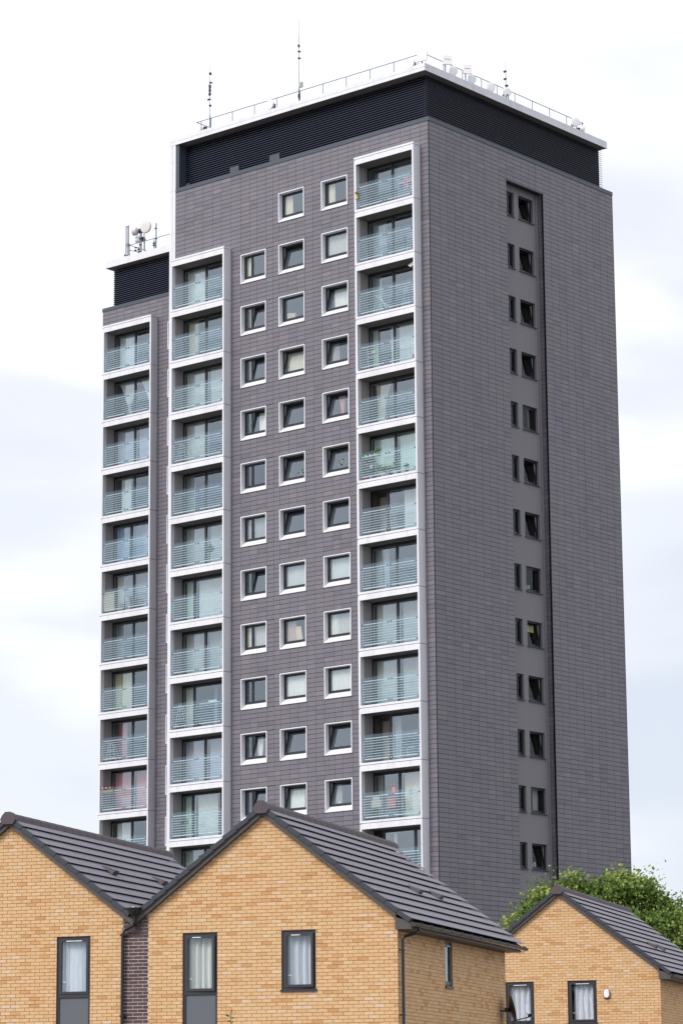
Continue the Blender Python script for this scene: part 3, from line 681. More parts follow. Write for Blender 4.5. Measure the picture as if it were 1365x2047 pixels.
# equipment on the lower roof
t = thing('sector_antenna', 'tall narrow white sector antenna on a pole at the lower roof', 'antenna', (-26.87, 7.0, 0.05))
b = MB(); b.box(-0.30, -0.16, -0.06, 0.06, 0.42, 1.99); obj('antenna_cover', b, m_dish, t)
b = MB(); b.tube([(0, 0, 0), (0, 0, 2.0)], 0.045, 6); b.tube([(-0.2, 0, 1.97), (0.06, 0, 1.99)], 0.03, 5); b.box(-0.26, -0.1, -0.04, 0.04, 0.1, 0.35); b.box(-0.08, 0.06, -0.06, 0.06, 0.82, 0.98); obj('pole', b, m_galv, t)
b = MB(); b.box(-0.24, -0.17, -0.07, 0.05, 0.28, 0.36); b.box(-0.20, -0.14, -0.06, 0.04, 0.02, 0.12); b.box(0.0, 0.09, -0.06, 0.06, 0.10, 0.30); b.box(0.1, 0.16, -0.04, 0.04, 0.05, 0.12); obj('junction_box', b, m_plastic, t)
dish(-25.47, 6.9, 1.69, 0.345, (0.12, -1, 0), 'large round white dish on the lower roof', 1, 2.03, 0.05, 0.12, group='dishes on the lower roof', dm=m_dish2)
dish(-26.45, 6.95, 1.62, 0.24, (-1, -0.42, 0), 'white dish seen almost edge on, upper one on the lower roof', 1, 1.95, 0.05, 0.22, group='dishes on the lower roof', dm=m_dish2)
dish(-26.50, 7.25, 1.22, 0.19, (-1, -0.35, 0), 'white drum shaped dish below the edge on one', 1, 1.3, 0.05, 0.24, group='dishes on the lower roof')
b = MB()
b.tube([(0, 0, 0), (0, 0, 1.72)], 0.035, 6); b.tube([(1.22, 0, 0), (1.22, 0, 1.75)], 0.035, 6); b.tube([(1.05, 0.1, 0), (1.05, 0.1, 0.8)], 0.025, 6); b.tube([(-0.35, 0.2, 0), (-0.32, 0.2, 0.75)], 0.028, 6); b.tube([(-0.8, 0, 0.6), (-0.12, 0.3, 0.38)], 0.02, 5)
o = obj('antenna_pole_frame', b, m_galv, None, (-26.04, 7.1, 0.05)); tagged(o, 'galvanised poles and brace carrying the dishes on the lower roof', 'pole')
b = MB()
for (x, z) in ((0, 0.35), (0, 0.75), (0, 1.1), (1.22, 0.2), (1.22, 0.85), (1.06, 0.62), (1.06, 0.5), (-0.1, 0.3), (-0.12, 0.5), (1.2, 1.45), (0, 1.55), (-0.35, 0.5), (-0.33, 0.65)): b.box(x-0.045, x+0.05, -0.06, 0.04, z-0.03, z+0.035)
obj('pipe_clamp', b, m_plastic, o)

# ---- things on the balconies and behind windows -----------------------
def tuft(b, c, r, n, m=0, leaf=0.07, seed=1):
    rr_ = random.Random(seed)
    for _ in range(n):
        d = Vector((rr_.uniform(-1, 1), rr_.uniform(-1, 1), rr_.uniform(-0.3, 1.2))).normalized()*r*rr_.uniform(0.2, 1)
        p = Vector(c)+d; u = Vector((rr_.uniform(-1, 1), rr_.uniform(-1, 1), rr_.uniform(-1, 1))).normalized()*leaf; w_ = u.orthogonal().normalized()*leaf*0.5
        b.face([tuple(p-u), tuple(p+w_), tuple(p+u), tuple(p-w_)], m)
m_leaf = colmat((0.07, 0.16, 0.04)); m_leaf2 = colmat((0.12, 0.20, 0.06))
def pot_plant(x, y, z, label, potc, r=0.08, h=0.14, foliage=0.15, flower=None, seed=1, leaf=0.06, n=40, group=None, cat='potted plant'):
    t = thing('potted_plant', label, cat, (x, y, z), group=group)
    b = MB(); b.lathe([(0, 0.0), (r*0.7, 0.0), (r, h), (r*1.1, h), (r*1.1, h*0.88), (r*0.95, h*0.9), (0, h*0.9)], n=10); obj('pot', b, colmat(potc, 0.6), t)
    b = MB(); tuft(b, (0, 0, h+foliage*0.6), foliage, n, 0, leaf, seed); obj('foliage', b, m_leaf2, t)
    if flower:
        b = MB(); tuft(b, (0, 0, h+foliage*0.8), foliage, 14, 0, 0.03, seed+5); obj('flower', b, colmat(flower), t)
    return t
def zf(k): return J(k)+0.15
# flower balcony (sixth storey of the right hand column)
k = 6; zr_ = J(k)+1.27
for i, (dx, pc, fo, lab) in enumerate(((0.35, (0.75, 0.78, 0.78), 0.11, 'small white pot leftmost on the handrail of the flower balcony'), (0.62, (0.78, 0.78, 0.78), 0.12, 'white pot second from left on the handrail of the flower balcony'),
      (0.88, (0.7, 0.74, 0.72), 0.11, 'white pot third from left on the handrail of the flower balcony'), (1.12, (0.55, 0.26, 0.16), 0.17, 'terracotta pot with the bushiest plant on the flower balcony handrail'))):
    pot_plant(XR+0.125+dx, -0.36, zr_-0.08, lab, pc, 0.075, 0.15, fo, seed=i)
for i, (dx, dz, pc, fl, fo, lab) in enumerate(((0.30, 0.0, (0.6, 0.1, 0.07), None, .22, 'red pot on the floor at the left of the flower balcony'), (0.58, 0.0, (0.5, 0.65, 0.75), None, .16, 'pale blue pot on the floor of the flower balcony'), (0.82, 0.0, (0.08, 0.12, 0.35), (0.7, 0.2, 0.3), .2, 'dark blue pot with pink flowers on the flower balcony floor'),
      (1.05, 0.0, (0.65, 0.28, 0.15), None, .3, 'orange terracotta pot with tall leaves on the flower balcony floor'), (1.3, 0.0, (0.7, 0.75, 0.72), None, .15, 'small white pot right of the orange pot on the flower balcony floor'), (1.55, 0.0, (0.75, 0.75, 0.75), (0.75, 0.08, 0.08), .2, 'white pot with red flowers on the flower balcony floor'),
      (1.80, 0.0, (0.06, 0.08, 0.25), None, .18, 'navy pot near the middle of the flower balcony floor'), (2.1, 0.0, (0.78, 0.78, 0.78), None, .28, 'large white pot beside the glass seam of the flower balcony'), (2.75, 0.0, (0.1, 0.12, 0.1), None, .16, 'dark pot in the right half of the flower balcony floor'),
      (0.62, 0.5, (0.8, 0.8, 0.8), (0.5, 0.4, 0.2), .22, 'white pot hung halfway up the railing of the flower balcony'), (0.38, 0.62, (0.5, 0.1, 0.12), (0.7, 0.15, 0.25), .16, 'maroon pot with red flowers hung on the railing of the flower balcony'))):
    pot_plant(XR+0.125+dx, -0.30, zf(k)+dz, lab, pc, 0.09, 0.2, fo, fl, seed=20+i, n=50)
# other balconies
def flowerbox(x, y, z, w, label, fl):
    t = thing('flower_box', label, 'flower box', (x, y, z))
    b = MB(); b.ext([(-0.07, 0.0), (-0.09, 0.15), (0.09, 0.15), (0.07, 0.0)], 0, w, 'x'); obj('trough', b, colmat((0.25, 0.27, 0.25)), t)
    b = MB()
    for i in range(int(w/0.09)): tuft(b, (0.05+i*0.09, 0, 0.19), 0.09, 14, 0, 0.045, i)
    obj('foliage', b, m_leaf2, t)
    for ci, c in enumerate(fl):
        b = MB()
        for i in range(ci, int(w/0.07), len(fl)): tuft(b, (0.05+i*0.07, -0.04, 0.24), 0.07, 12, 0, 0.032, 40+i)
        obj('flower', b, colmat(c), t)
flowerbox(XL+0.15, WY-0.42, J(11)-0.04+1.16, 0.95, 'trough of pink, white and red flowers on the left column handrail', [(0.7, 0.05, 0.12), (0.85, 0.8, 0.82), (0.75, 0.1, 0.35), (0.4, 0.05, 0.15)])
flowerbox(XL+0.2, WY-0.30, J(11)-0.04+0.16, 0.8, 'low trough of red and pink flowers on the left column balcony floor', [(0.7, 0.05, 0.12), (0.75, 0.4, 0.5)])
pot_plant(XL+0.55, WY-0.2, J(2)-0.04+0.15, 'dark leaved pink flowered plant on the top balcony of the left column', (0.2, 0.2, 0.2), 0.12, 0.25, 0.28, (0.5, 0.15, 0.3), 3, n=60)
def hanging(x, y, z, label):
    t = thing('hanging_basket', label, 'hanging basket', (x, y, z))
    b = MB(); b.lathe([(0, -0.14), (0.1, -0.12), (0.19, 0.0), (0.18, 0.0), (0, -0.02)], n=10); obj('basket', b, colmat((0.25, 0.28, 0.22)), t)
    b = MB(); tuft(b, (0, 0, 0.05), 0.22, 60, 0, 0.06, 9); obj('foliage', b, m_leaf, t)
    b = MB(); b.tube([(-0.15, 0, 0), (0, 0, 0.35)], 0.006, 4); b.tube([(0.15, 0, 0), (0, 0, 0.35)], 0.006, 4); obj('chain', b, m_galv, t)
hanging(XM+2.6, -0.30, J(7)+0.85, 'hanging basket of trailing green leaves behind a middle column railing')
hanging(XM+0.95, -0.33, J(12)+0.9, 'white planter with leaves hung inside the lowest fully visible middle column railing')
def frame_item(name, label, cat, loc, segs, r=0.012, m=None, rz=0):
    b = MB()
    for a, c in segs: b.tube([a, c], r, 4)
    o = obj(name, b, m or m_rail, None, loc, rz); tagged(o, label, cat); return o
def airer(x, y, z, label, w=0.6, h=0.95):
    segs = [((0, 0, 0), (w*.35, 0, h)), ((w, 0, 0), (w*.65, 0, h)), ((0, .35, 0), (w*.35, .1, h)), ((w, .35, 0), (w*.65, .1, h)), ((w*.35, 0, h), (w*.65, 0, h))]
    for i in range(1, 5): segs.append(((w*.35*i/5, 0, h*i/5), (w-w*.35*i/5, 0, h*i/5)))
    frame_item('clothes_airer', label, 'clothes airer', (x, y, z), segs)
airer(XR+2.85, -0.1, zf(2), 'white folding clothes airer on the second right hand balcony', 0.55, 0.98)
airer(XM+0.25, -0.3, zf(5), 'white folding clothes airer at the left of a middle column balcony', 0.75, 0.95)
airer(XL+0.3, WY-0.3, J(10)-0.04+0.15, 'grey folding clothes airer at the left of a low left column balcony', 0.8, 0.95)
airer(XM+0.2, -0.25, zf(10), 'pale clothes airer with thin arms by the open brown room', 0.7, 1.2)
segs = []
for i in range(6):
    segs += [((0.0+i*0.22, 0, 0.0 if i % 2 else 0.05), (0.55+i*0.16, 0, 0.9)), ((0.9-i*0.1+0.3, 0, 0.05), (0.1+i*0.1, 0, 0.92))]
frame_item('garden_trellis', 'pale lattice trellis leaning behind the third right hand balcony railing', 'trellis', (XR+0.95, -0.36, zf(3)), segs[:10], 0.009)
frame_item('wire_plant_stand', 'pale wire plant stand at the right of the third right hand balcony', 'plant stand', (XR+2.75, -0.3, zf(3)), [((0, 0, 0), (.1, 0, .95)), ((.2, 0, 0), (.2, 0, 1.0)), ((.4, 0, 0), (.3, 0, .95)), ((.05, 0, .4), (.4, 0, .4)), ((.07, 0, .7), (.36, 0, .7)), ((.02, 0, .2), (.42, 0, .2))], 0.010)
frame_item('step_ladder', 'white step ladder standing on the fourth right hand balcony', 'ladder', (XR+0.65, -0.3, zf(4)), [((0, 0, 0), (-.1, 0, 1.0)), ((.62, 0, 0), (.52, 0, 1.0))] + [((-.02*i, 0, .2*i), (.62-.02*i, 0, .2*i)) for i in range(1, 6)], 0.014)
b = MB(); b.lathe([(0, -0.09), (0.08, -0.06), (0.09, 0.02), (0.05, 0.08), (0, 0.09)], n=8); b.lathe([(0, 0), (0.1, 0.03), (0.09, 0.12), (0, 0.14)], (-0.1, 0, -0.06), 8, m=1)
o = obj('toy_ball', b, [colmat((0.62, 0.68, 0.08)), colmat((0.7, 0.75, 0.7))], None, (XR+1.05, -0.28, J(4)+0.95)); tagged(o, 'lime green and white toy hung by the white step ladder', 'toy')
b = MB(); b.lathe([(0, 0), (0.11, 0), (0.12, 0.1), (0.06, 0.2), (0, 0.22)], n=8)
o = obj('watering_can', b, colmat((0.6, 0.06, 0.05)), None, (XR+3.45, -0.25, J(4)+0.28)); tagged(o, 'small red container at the right end of the fourth right hand balcony', 'container')
b = MB(); b.tube([(0, 0, 0), (0, 0, .1)], 0.03, 6); b.lathe([(0, .1), (.035, .12), (.02, .18), (.045, .22), (.0, .28)], n=8)
o = obj('finial_ornament', b, colmat((0.45, 0.45, 0.46)), None, (XR+MID-0.05, -0.44, J(2)+1.27)); tagged(o, 'small grey ornament on the middle of the second right hand railing', 'ornament')
# union flag on the top right balcony
t = thing('flag', 'union flag banner hung on the topmost right hand balcony railing', 'flag', (XR+2.72, -0.415, J(1)+0.50))
b = MB(); wf, hf = 0.86, 0.66
def fq(x0, z0, x1, z1, x2, z2, x3, z3, y, m): b.quad((x0, y, z0), (x1, y, z1), (x2, y, z2), (x3, y, z3), m)
fq(0, 0, wf, 0, wf, hf, 0, hf, 0.0, 1)
for (x0, z0, x1, z1) in ((0, 0, wf, hf), (0, hf, wf, 0)):
    d = Vector((x1-x0, z1-z0)).normalized(); n_ = Vector((-d.y, d.x))
    a = Vector((x0, z0))+d*0.07; c = Vector((x1, z1))-d*0.07
    for hw, yy, mm in ((0.065, -0.002, 0), (0.018, -0.004, 2)):
        p = [a-n_*hw, c-n_*hw, c+n_*hw, a+n_*hw]; b.quad(*[(q.x, yy, q.y) for q in p], mm)
cx, cz = wf/2, hf/2
fq(cx-0.11, 0, cx+0.11, 0, cx+0.11, hf, cx-0.11, hf, -0.006, 0); fq(0, cz-0.11, wf, cz-0.11, wf, cz+0.11, 0, cz+0.11, -0.007, 0)
fq(cx-0.055, 0, cx+0.055, 0, cx+0.055, hf, cx-0.055, hf, -0.009, 2); fq(0, cz-0.065, wf, cz-0.065, wf, cz+0.065, 0, cz+0.065, -0.010, 2)
for v in range(len(b.v)):
    x, y, z = b.v[v]; b.v[v] = (x, y+0.02*math.sin(x*9)+0.01*math.sin(z*8), z+0.03*math.sin(x*3.0))
obj('flag_cloth', b, [colmat((0.66, 0.66, 0.68)), colmat((0.20, 0.26, 0.42)), colmat((0.62, 0.10, 0.12))], t)
b = MB(); tuft(b, (0, 0, .0), 0.10, 16, 0, 0.06, 3); b.tube([(0, 0, .2), (0, 0, -.25)], 0.02, 5); b.box(-.06, .07, -.03, .03, -.3, -.12, m=1)
o = obj('brass_ornament', b, [colmat((0.45, 0.30, 0.08)), colmat((0.62, 0.45, 0.12))], None, (XR+0.17, -0.55, J(1)+0.95)); tagged(o, 'golden brown ornament tied at the left post of the top right balcony', 'ornament')
b = MB(); b.box(-.04, .04, -.03, .03, 0, .22); b.box(-.05, .05, -.03, .03, .45, .7)
o = obj('amber_ornament', b, colmat((0.62, 0.40, 0.14)), None, (XR+3.5, -0.38, J(1)+0.45)); tagged(o, 'amber ornaments at the right end behind the union flag', 'ornament')
b = MB(); b.face([(0, 0, 0), (0.45, 0, 0.20), (0.43, 0.05, 0.06), (0.15, 0.04, -0.10)])
o = obj('cloth_rag', b, colmat((0.6, 0.6, 0.58)), None, (XR+3.1, -0.3, J(3)+2.16)); tagged(o, 'white cloth hanging under the soffit of the third right hand balcony', 'cloth')
b = MB(); b.box(0, 0.78, 0, 0.03, 0, 1.02)
o = obj('wooden_sheet', b, mat('plywood', (0.62, 0.50, 0.36), 0.8, noise=0.1, nscale=5), None, (XL+0.15, WY-0.38, J(7)-0.04+0.22)); tagged(o, 'tan board leaning behind the left end of a left column railing', 'board')
b = MB(); b.box(0, .5, 0, .3, 0, .35); b.box(.6, .95, 0, .3, .0, .7, m=1); b.box(.62, .8, -.02, 0, .5, .7, m=2)
o = obj('storage_boxes', b, [colmat((0.30, 0.22, 0.20)), colmat((0.35, 0.34, 0.36)), colmat((0.6, 0.6, 0.6))], None, (XL+1.0, WY-0.2, J(7)-0.04+0.2)); tagged(o, 'brown and grey boxes piled beside the tan board on the balcony', 'box')
b = MB(); b.lathe([(0, 0), (.2, 0), (.22, .35), (.1, .42), (0, .42)], n=10)
o = obj('bin_bag', b, colmat((0.03, 0.03, 0.035), 0.4), None, (XM+0.65, -0.2, zf(10))); tagged(o, 'black round bin on the balcony with the clothes airer and open brown room', 'bin')
b = MB(); b.box(0, .55, 0, .02, .02, .12); b.box(.55, 1.0, 0, .02, .05, .16, m=1)
o = obj('folded_towels', b, [colmat((0.7, 0.72, 0.72)), colmat((0.05, 0.15, 0.4))], None, (XM+2.65, -0.46, J(10)+1.24)); tagged(o, 'white and blue cloths laid on the handrail by the open brown room', 'cloth')
b = MB(); b.box(0, .5, 0, .02, .0, .55); b.box(.32, .5, -.01, .0, .7, .95)
o = obj('pink_cloth', b, colmat((0.62, 0.22, 0.22)), None, (XR+1.45, -0.28, J(12)+0.62)); tagged(o, 'pink cloth hanging behind the twelfth right hand balcony glass', 'cloth')
b = MB(); b.box(0, .6, 0, .03, 0, .35); b.box(.1, .5, -.01, 0, .3, .5)
o = obj('cream_cloth', b, colmat((0.6, 0.52, 0.42)), None, (XR+0.5, -0.28, J(12)+0.72)); tagged(o, 'cream cloth left of the pink one behind the same balcony glass', 'cloth')
frame_item('drying_rack', 'small pale drying rack on the balcony with the open brown door', 'drying rack', (XR+2.2, -0.25, zf(11)), [((0, 0, 0), (.1, 0, .8)), ((.5, 0, .1), (.45, 0, .5)), ((.5, 0, .5), (.9, 0, .45)), ((0.1, 0, .4), (.6, 0, .4)), ((.0, 0, .15), (.9, 0, .15))], 0.014)
# window-sill things
b = MB(); b.box(0, .52, 0, .25, 0, .30); b.box(0, .26, -.01, .0, .24, .34, m=0)
o = obj('cardboard_box', b, colmat((0.55, 0.45, 0.33)), None, (W2+0.25, 0.33, WT(3)-WH+0.37)); tagged(o, 'cardboard box on the sill of a middle column window', 'box')
b = MB(); b.ext([(0, 0), (.38, 0), (.26, .72), (-.06, .74)], 0, .02, 'y')
o = obj('leaning_board', b, colmat((0.66, 0.52, 0.40)), None, (W2+0.80, 0.31, WT(9)-WH+0.36)); tagged(o, 'pale wooden board leaning inside a middle column window', 'board')
pot_plant(W2+1.15, 0.45, WT(6)-WH+0.33, 'spiky pale leaved plant inside a middle column window', (0.3, 0.3, 0.3), 0.08, .12, .24, None, 4, 0.13, 30)
pot_plant(W2+0.40, 0.45, WT(6)-WH+0.33, 'small green plant at the left of the same middle column window', (0.3, 0.3, 0.3), 0.06, .1, .16, None, 5, 0.06, 30)
pot_plant(W3+0.90, 0.50, WT(6)-WH+0.33, 'bushy green and red plant inside a third column window', (0.3, 0.25, 0.2), 0.10, .12, .30, (0.5, 0.12, 0.1), 6, 0.07, 60)
b = MB(); b.lathe([(0, 0), (.05, 0), (.06, .08), (.03, .13), (0, .2)], n=8)
o = obj('sill_ornament', b, colmat((0.75, 0.75, 0.73)), None, (W3+0.62, 0.33, WT(12)-WH+0.36)); tagged(o, 'white ornament on the sill of the lowest visible third column window', 'ornament')
b = MB(); b.lathe([(0, 0), (.04, 0), (.05, .05), (0, .09)], n=8); b.lathe([(0, 0), (.05, 0), (.05, .07), (0, .1)], (.12, 0, 0), 8)
o = obj('sill_ornament', b, colmat((0.72, 0.72, 0.70)), None, (W1+1.2, 0.33, WT(11)-WH+0.36)); tagged(o, 'pair of white ornaments on the sill of a first column window', 'ornament')
for k, lab in ((8, 'grey kettle shape behind a side recess window'), (13, 'stacked glasses behind the lowest clear side recess window')):
    b = MB(); b.lathe([(0, 0), (.12, 0), (.13, .16), (.05, .26), (0, .28)], n=10); b.lathe([(0, 0), (.08, 0), (.08, .3), (0, .3)], (0, .3, 0), 8)
    o = obj('kitchen_items', b, colmat((0.50, 0.52, 0.52)), None, (-0.80, BW[1][0]+0.35, BZ(k)-1.15)); tagged(o, lab, 'kitchenware')

# ================================================================== HOUSES
HO = (43.498, -56.894)      # front right brick corner of the middle house
HR = R(21.98)
gx, gy = math.cos(HR), math.sin(HR)
CZ = CAM[2]-GROUND          # camera height over the ground
SL = 0.766                  # roof slope
BH = 0.075
brick_cache = {}
def brick_tone(dark=False):
    t = rnd.random()
    return 0.15*rnd.random() if (t < 0.11 and not dark) else (min(1, max(0, rnd.gauss(0.6, 0.17))) if t < 0.96 else rnd.uniform(.92, 1))
def lay_bricks(house, u0, u1, ztop_fn, holes, face, material, nsingle, plane=0.0, zlo=0.0, phase=0.0, dark=False, zmin_single=3.9, zadd=0.0):
    """stretcher bond; face 'front' (y-) or 'side' (x+). returns nothing, adds objects to house"""
    L_, G_ = (0.212, 0.013) if dark else (0.215, 0.010)
    vg = 0.0075 if dark else 0.005
    out = []
    row = 0; z = zlo; band = 0
    while True:
        zt = z+BH
        lo, hi = ztop_fn(zt)     # allowed u-range at the top of this course
        if lo is None: break
        a = u0 - (0.1125 if (row % 2) else 0.0) - phase; rowbias = rnd.uniform(-0.07, 0.05)
        while a < u1:
            q0, q1 = max(a, u0, lo), min(a+L_, u1, hi)
            if q1-q0 > 0.03:
                rr_ = (q0, q1, z+vg, zt-vg)
                hs = [h for h in holes if h[0] < rr_[1] and h[1] > rr_[0] and h[2] < rr_[3] and h[3] > rr_[2]]
                for q in (cut(rr_, hs) if hs else [rr_]):
                    if q[1]-q[0] > 0.008 and q[3]-q[2] > 0.008: out.append((q, min(1, max(0, brick_tone(dark)+rowbias))))
            a += L_+G_
        z = zt; row += 1
    # singles: whole stretchers inside the picture, nearest the camera
    def dist(i):
        q = out[i][0]
        if q[2] < zmin_single or q[1]-q[0] < 0.2: return 1e9
        return (-q[1] if face == 'front' else q[0])*0.3 + q[2]*0.02
    order = sorted(range(len(out)), key=dist)[:nsingle] if nsingle else []
    single = {i for i in order if dist(i) < 1e8}
    mb = MB()
    for i, (q, t) in enumerate(out):
        pr = rnd.uniform(-0.002, 0.002)
        if i in single:
            w, h = round(q[1]-q[0], 3), round(q[3]-q[2], 3); ti = round(t*12)/12+0.001
            key = (face, w, h, ti, material.name)
            if key not in brick_cache:
                bb = MB(); bb.box(0, w, 0, 0.018, 0, h, t=ti, skip='y+'); brick_cache[key] = bb.mesh('brick', material)
            if face == 'front': link('brick', brick_cache[key], house, (q[0], plane-0.008+pr, q[2]))
            else: link('brick', brick_cache[key], house, (plane+0.008+pr, q[0], q[2]), math.pi/2)
        elif face == 'front': mb.box(q[0], q[1], plane-0.008+pr, plane+0.01, q[2], q[3], t=t+0.0005, skip='y+')
        elif face == 'side': mb.box(plane-0.01, plane+0.008+pr, q[0], q[1], q[2], q[3], t=t+0.0005, skip='x-')
    obj('bricks', mb, material, house, kind='stuff')

def house_window(house, x0, x1, z0, z1, label=None, infill=None, cur=None, ajar=False, sill=True, side=False, shut_bar=True):
    """opening in the gable; local frame x across, y inward"""
    w, h = x1-x0, z1-z0
    b = MB()
    b.box(0, w, 0.03, 0.10, h-0.055, h); b.box(0, 0.055, 0.03, 0.10, 0, h-0.055); b.box(w-0.055, w, 0.03, 0.10, 0, h-0.055); b.box(0.055, w-0.055, 0.03, 0.10, 0, 0.055)
    zz0 = 0.055
    if infill:
        zz0 = infill; b.box(0.055, w-0.055, 0.03, 0.10, infill-0.075, infill)
    if sill: b.ext([(-0.045, -0.035), (-0.045, 0.0), (0.03, 0.025), (0.03, -0.035)], -0.02, w+0.02, 'x')
    wo_ = obj('window', b, m_upvc, house, (x0, 0, z0) if not side else (0, x0, z0), 0 if not side else math.pi/2)
    if infill:
        p = MB(); p.box(0.055, w-0.055, 0.055, 0.08, 0.055, infill-0.075); obj('infill_panel', p, m_infill, wo_)
    sw, sh = w-0.11, h-0.055-zz0
    s = frame_mesh(sw, sh, 0.055, 0.0, 0.05)
    so = obj('sash', s, m_upvc, wo_, (0.055, 0.018, zz0))
    g_ = link('pane', pane(sw-0.10, sh-0.10).mesh('pane', m_paneH), wo_, (0.105, 0.045, zz0+0.05))
    if ajar:
        so.rotation_euler = (0, 0, -R(3.5)); g_.rotation_euler = (0, 0, -R(3.5))
        r_ = MB(); r_.box(w-0.075, w-0.058, 0.0, 0.06, zz0+0.03, h-0.08); obj('inner_reveal', r_, m_reveal, wo_)
    v = MB(); v.box(w*0.28, w*0.5-0.004, -0.004, 0.017, h-0.105, h-0.090); v.box(w*0.5+0.004, w*0.74, -0.004, 0.017, h-0.105, h-0.090); obj('trickle_vent', v, m_dish, wo_)
    if shut_bar:
        v = MB(); v.box(0.12, 0.20, 0.055, 0.06, zz0+sh*0.22, zz0+sh*0.22+0.012); obj('handle', v, m_dish, wo_)
    link('room', room_mesh(w-0.11, sh, 1.5).mesh('room', m_room), wo_, (0.055, 0.10, zz0))
    for n_, c in enumerate(cur or ()):
        st, a, d, colr = c[:4]; opt = c[4] if len(c) > 4 else {}
        curtain(wo_, 0.06+(w-0.12)*a, 0.06+(w-0.12)*d, zz0+0.03, h-0.06, 0.16+0.03*n_, colr, style=st, seed=n_+int(x0*10), **opt)
    return wo_

def house(name, label, s0, t0, dz, windows, side_window=False, left_eave=False, nb=300, right_gutter=True, left_side=True, xr=0.0):
    """gable to the street; x from -5.9 (left) to 0 (right corner), ridge at -2.95"""
    loc = (HO[0]+gx*s0-gy*t0, HO[1]+gy*s0+gx*t0, GROUND)
    hs = thing(name, label, 'house', loc, HR)
    C0 = CZ+dz
    XLft, XC, DEP = -5.9, -2.95, 8.63
    apex = 6.86+C0
    def roofz(x): return apex - SL*abs(x-XC)
    ztw = 4.13+C0
    XF = -5.56 if left_eave else XLft
    # backing walls
    b = MB()
    holes = [(w[0], w[1], w[2]+C0, w[3]+C0) for w in windows]
    for q in cut((XF, xr, 0.0, ztw), holes): b.box(q[0], q[1], 0.0, 0.12, q[2], q[3])
    zw = ztw-0.001
    hb = [h for h in holes if h[3] > ztw]
    # gable triangle in strips so that windows can cut it
    n = 24; g0, g1 = XLft, 0.0
    for i in range(n):
        a, c = g0+(g1-g0)*i/n, g0+(g1-g0)*(i+1)/n
        za, zc = roofz(a)-0.16, roofz(c)-0.16
        if max(za, zc) < zw: continue
        zb = ztw
        for h in hb:
            if h[0] < c and h[1] > a: zb = max(zb, h[3])
        b.face([(a, 0.0, zb), (c, 0.0, zb), (c, 0.0, max(zc, zb)), (a, 0.0, max(za, zb))])
    hside = []
    if side_window: hside = [(3.52, 4.10, 3.12+C0, 4.10+C0)]
    for q in cut((0.12, DEP, 0.0, ztw), hside): b.box(-0.12, 0.0, q[0], q[1], q[2], q[3])
    b.box(XLft, XLft+0.1, 0.12, DEP, 0.0, ztw); b.box(XLft, 0.0, DEP-0.1, DEP, 0.0, ztw)
    b.face([(XLft, DEP, ztw), (0, DEP, ztw), (XC, DEP, apex-0.16)])
    obj('wall', b, m_mortar, hs)
    def front_top(zt):
        if zt > apex-0.15: return None, None
        m_ = (apex-0.15-zt)/SL
        return XC-m_, XC+m_
    lay_bricks(hs, XF, xr, front_top, holes, 'front', m_brick, nb, phase=0.02, zmin_single=2.36+C0)
    if xr == 0.0: lay_bricks(hs, 0.0, DEP, lambda zt: (None, None) if zt > ztw+0.02 else (0, DEP), hside, 'side', m_brick, 0, zlo=0.0, phase=0.11)
    if left_eave:
        b = MB(); b.box(-6.14, -5.56, 0.0, 0.12, 0.0, 4.62+C0); obj('wall', b, m_pmortar, hs, label='dark brick strip between the two gables')
        lay_bricks(hs, -6.13, -5.565, lambda zt: (None, None) if zt > 4.6+C0 else (-7, 0), [], 'front', m_dbrick, 120, plane=0.0, dark=True, zmin_single=2.36+C0)
    # roof: tile courses, each a thin slab lifted at its lower edge
    gauge, run_end = 0.338, (0.385 if xr == 0.0 else -0.04)
    cs, sn = 1/math.hypot(1, SL), SL/math.hypot(1, SL)
    ncr = 13
    T0, T1 = -0.10, 9.12
    for sgn in ((1, -1)):
        full = (run_end-XC)/cs if sgn == 1 or not left_eave else (XC+5.86)/cs
        for i in range(20):
            d0, d1 = 0.06+i*gauge, 0.06+(i+1)*gauge+0.02
            if d0 > full-0.1: break
            d1 = min(d1, full)
            def P(d, off): return (XC+sgn*(d*cs+off*sn), apex-0.035-d*sn+off*cs)
            pr = [P(d0, -0.006), P(d1, 0.040), P(d1, 0.052), P(d0, 0.008)]
            bb = MB(); e0, e1 = T0, T1 + (0.0 if i % 2 else 0.0)
            bb.ext(pr if sgn == 1 else pr[::-1], e0, e1, 'y')
            obj('tile_course', bb, m_tile, hs)
    # under-roof decking
    b = MB()
    for sgn in (1, -1):
        ed = run_end-0.05 if (sgn == 1) else (-5.85 if left_eave else -6.25)
        ex = ed
        if sgn == 1 and xr < 0: ex = -0.03
        b.face([(XC, 0.0, apex-0.08), (ex, 0.0, roofz(ex)-0.08), (ex, 9.05, roofz(ex)-0.08), (XC, 9.05, apex-0.08)])
        b.face([(XC, 9.05, apex-0.20), (ex, 9.05, roofz(ex)-0.20), (ex, 0.0, roofz(ex)-0.20), (XC, 0.0, apex-0.20)])
    obj('roof_deck', b, m_joint, hs)
    # ridge tiles
    rt = MB(); rt.face([(-0.13, 0, -0.10), (-0.11, 0, -0.015), (-0.055, 0, 0.05), (0.055, 0, 0.05), (0.11, 0, -0.015), (0.13, 0, -0.10)])
    pr = [(-0.14, -0.11), (-0.105, -0.01), (-0.05, 0.045), (0.05, 0.045), (0.105, -0.01), (0.14, -0.11)]
    rt = MB(); Lr = 0.44
    rt.ext(pr, 0.0, Lr, 'y'); rt.ext([(p*1.03, q+0.004) for p, q in pr], Lr-0.03, Lr, 'y')
    me_rt = rt.mesh('ridge_tile', m_ridge)
    yy = 0.02
    while yy < 8.95: link('ridge_tile', me_rt, hs, (XC, yy, apex+0.0)); yy += Lr+0.006
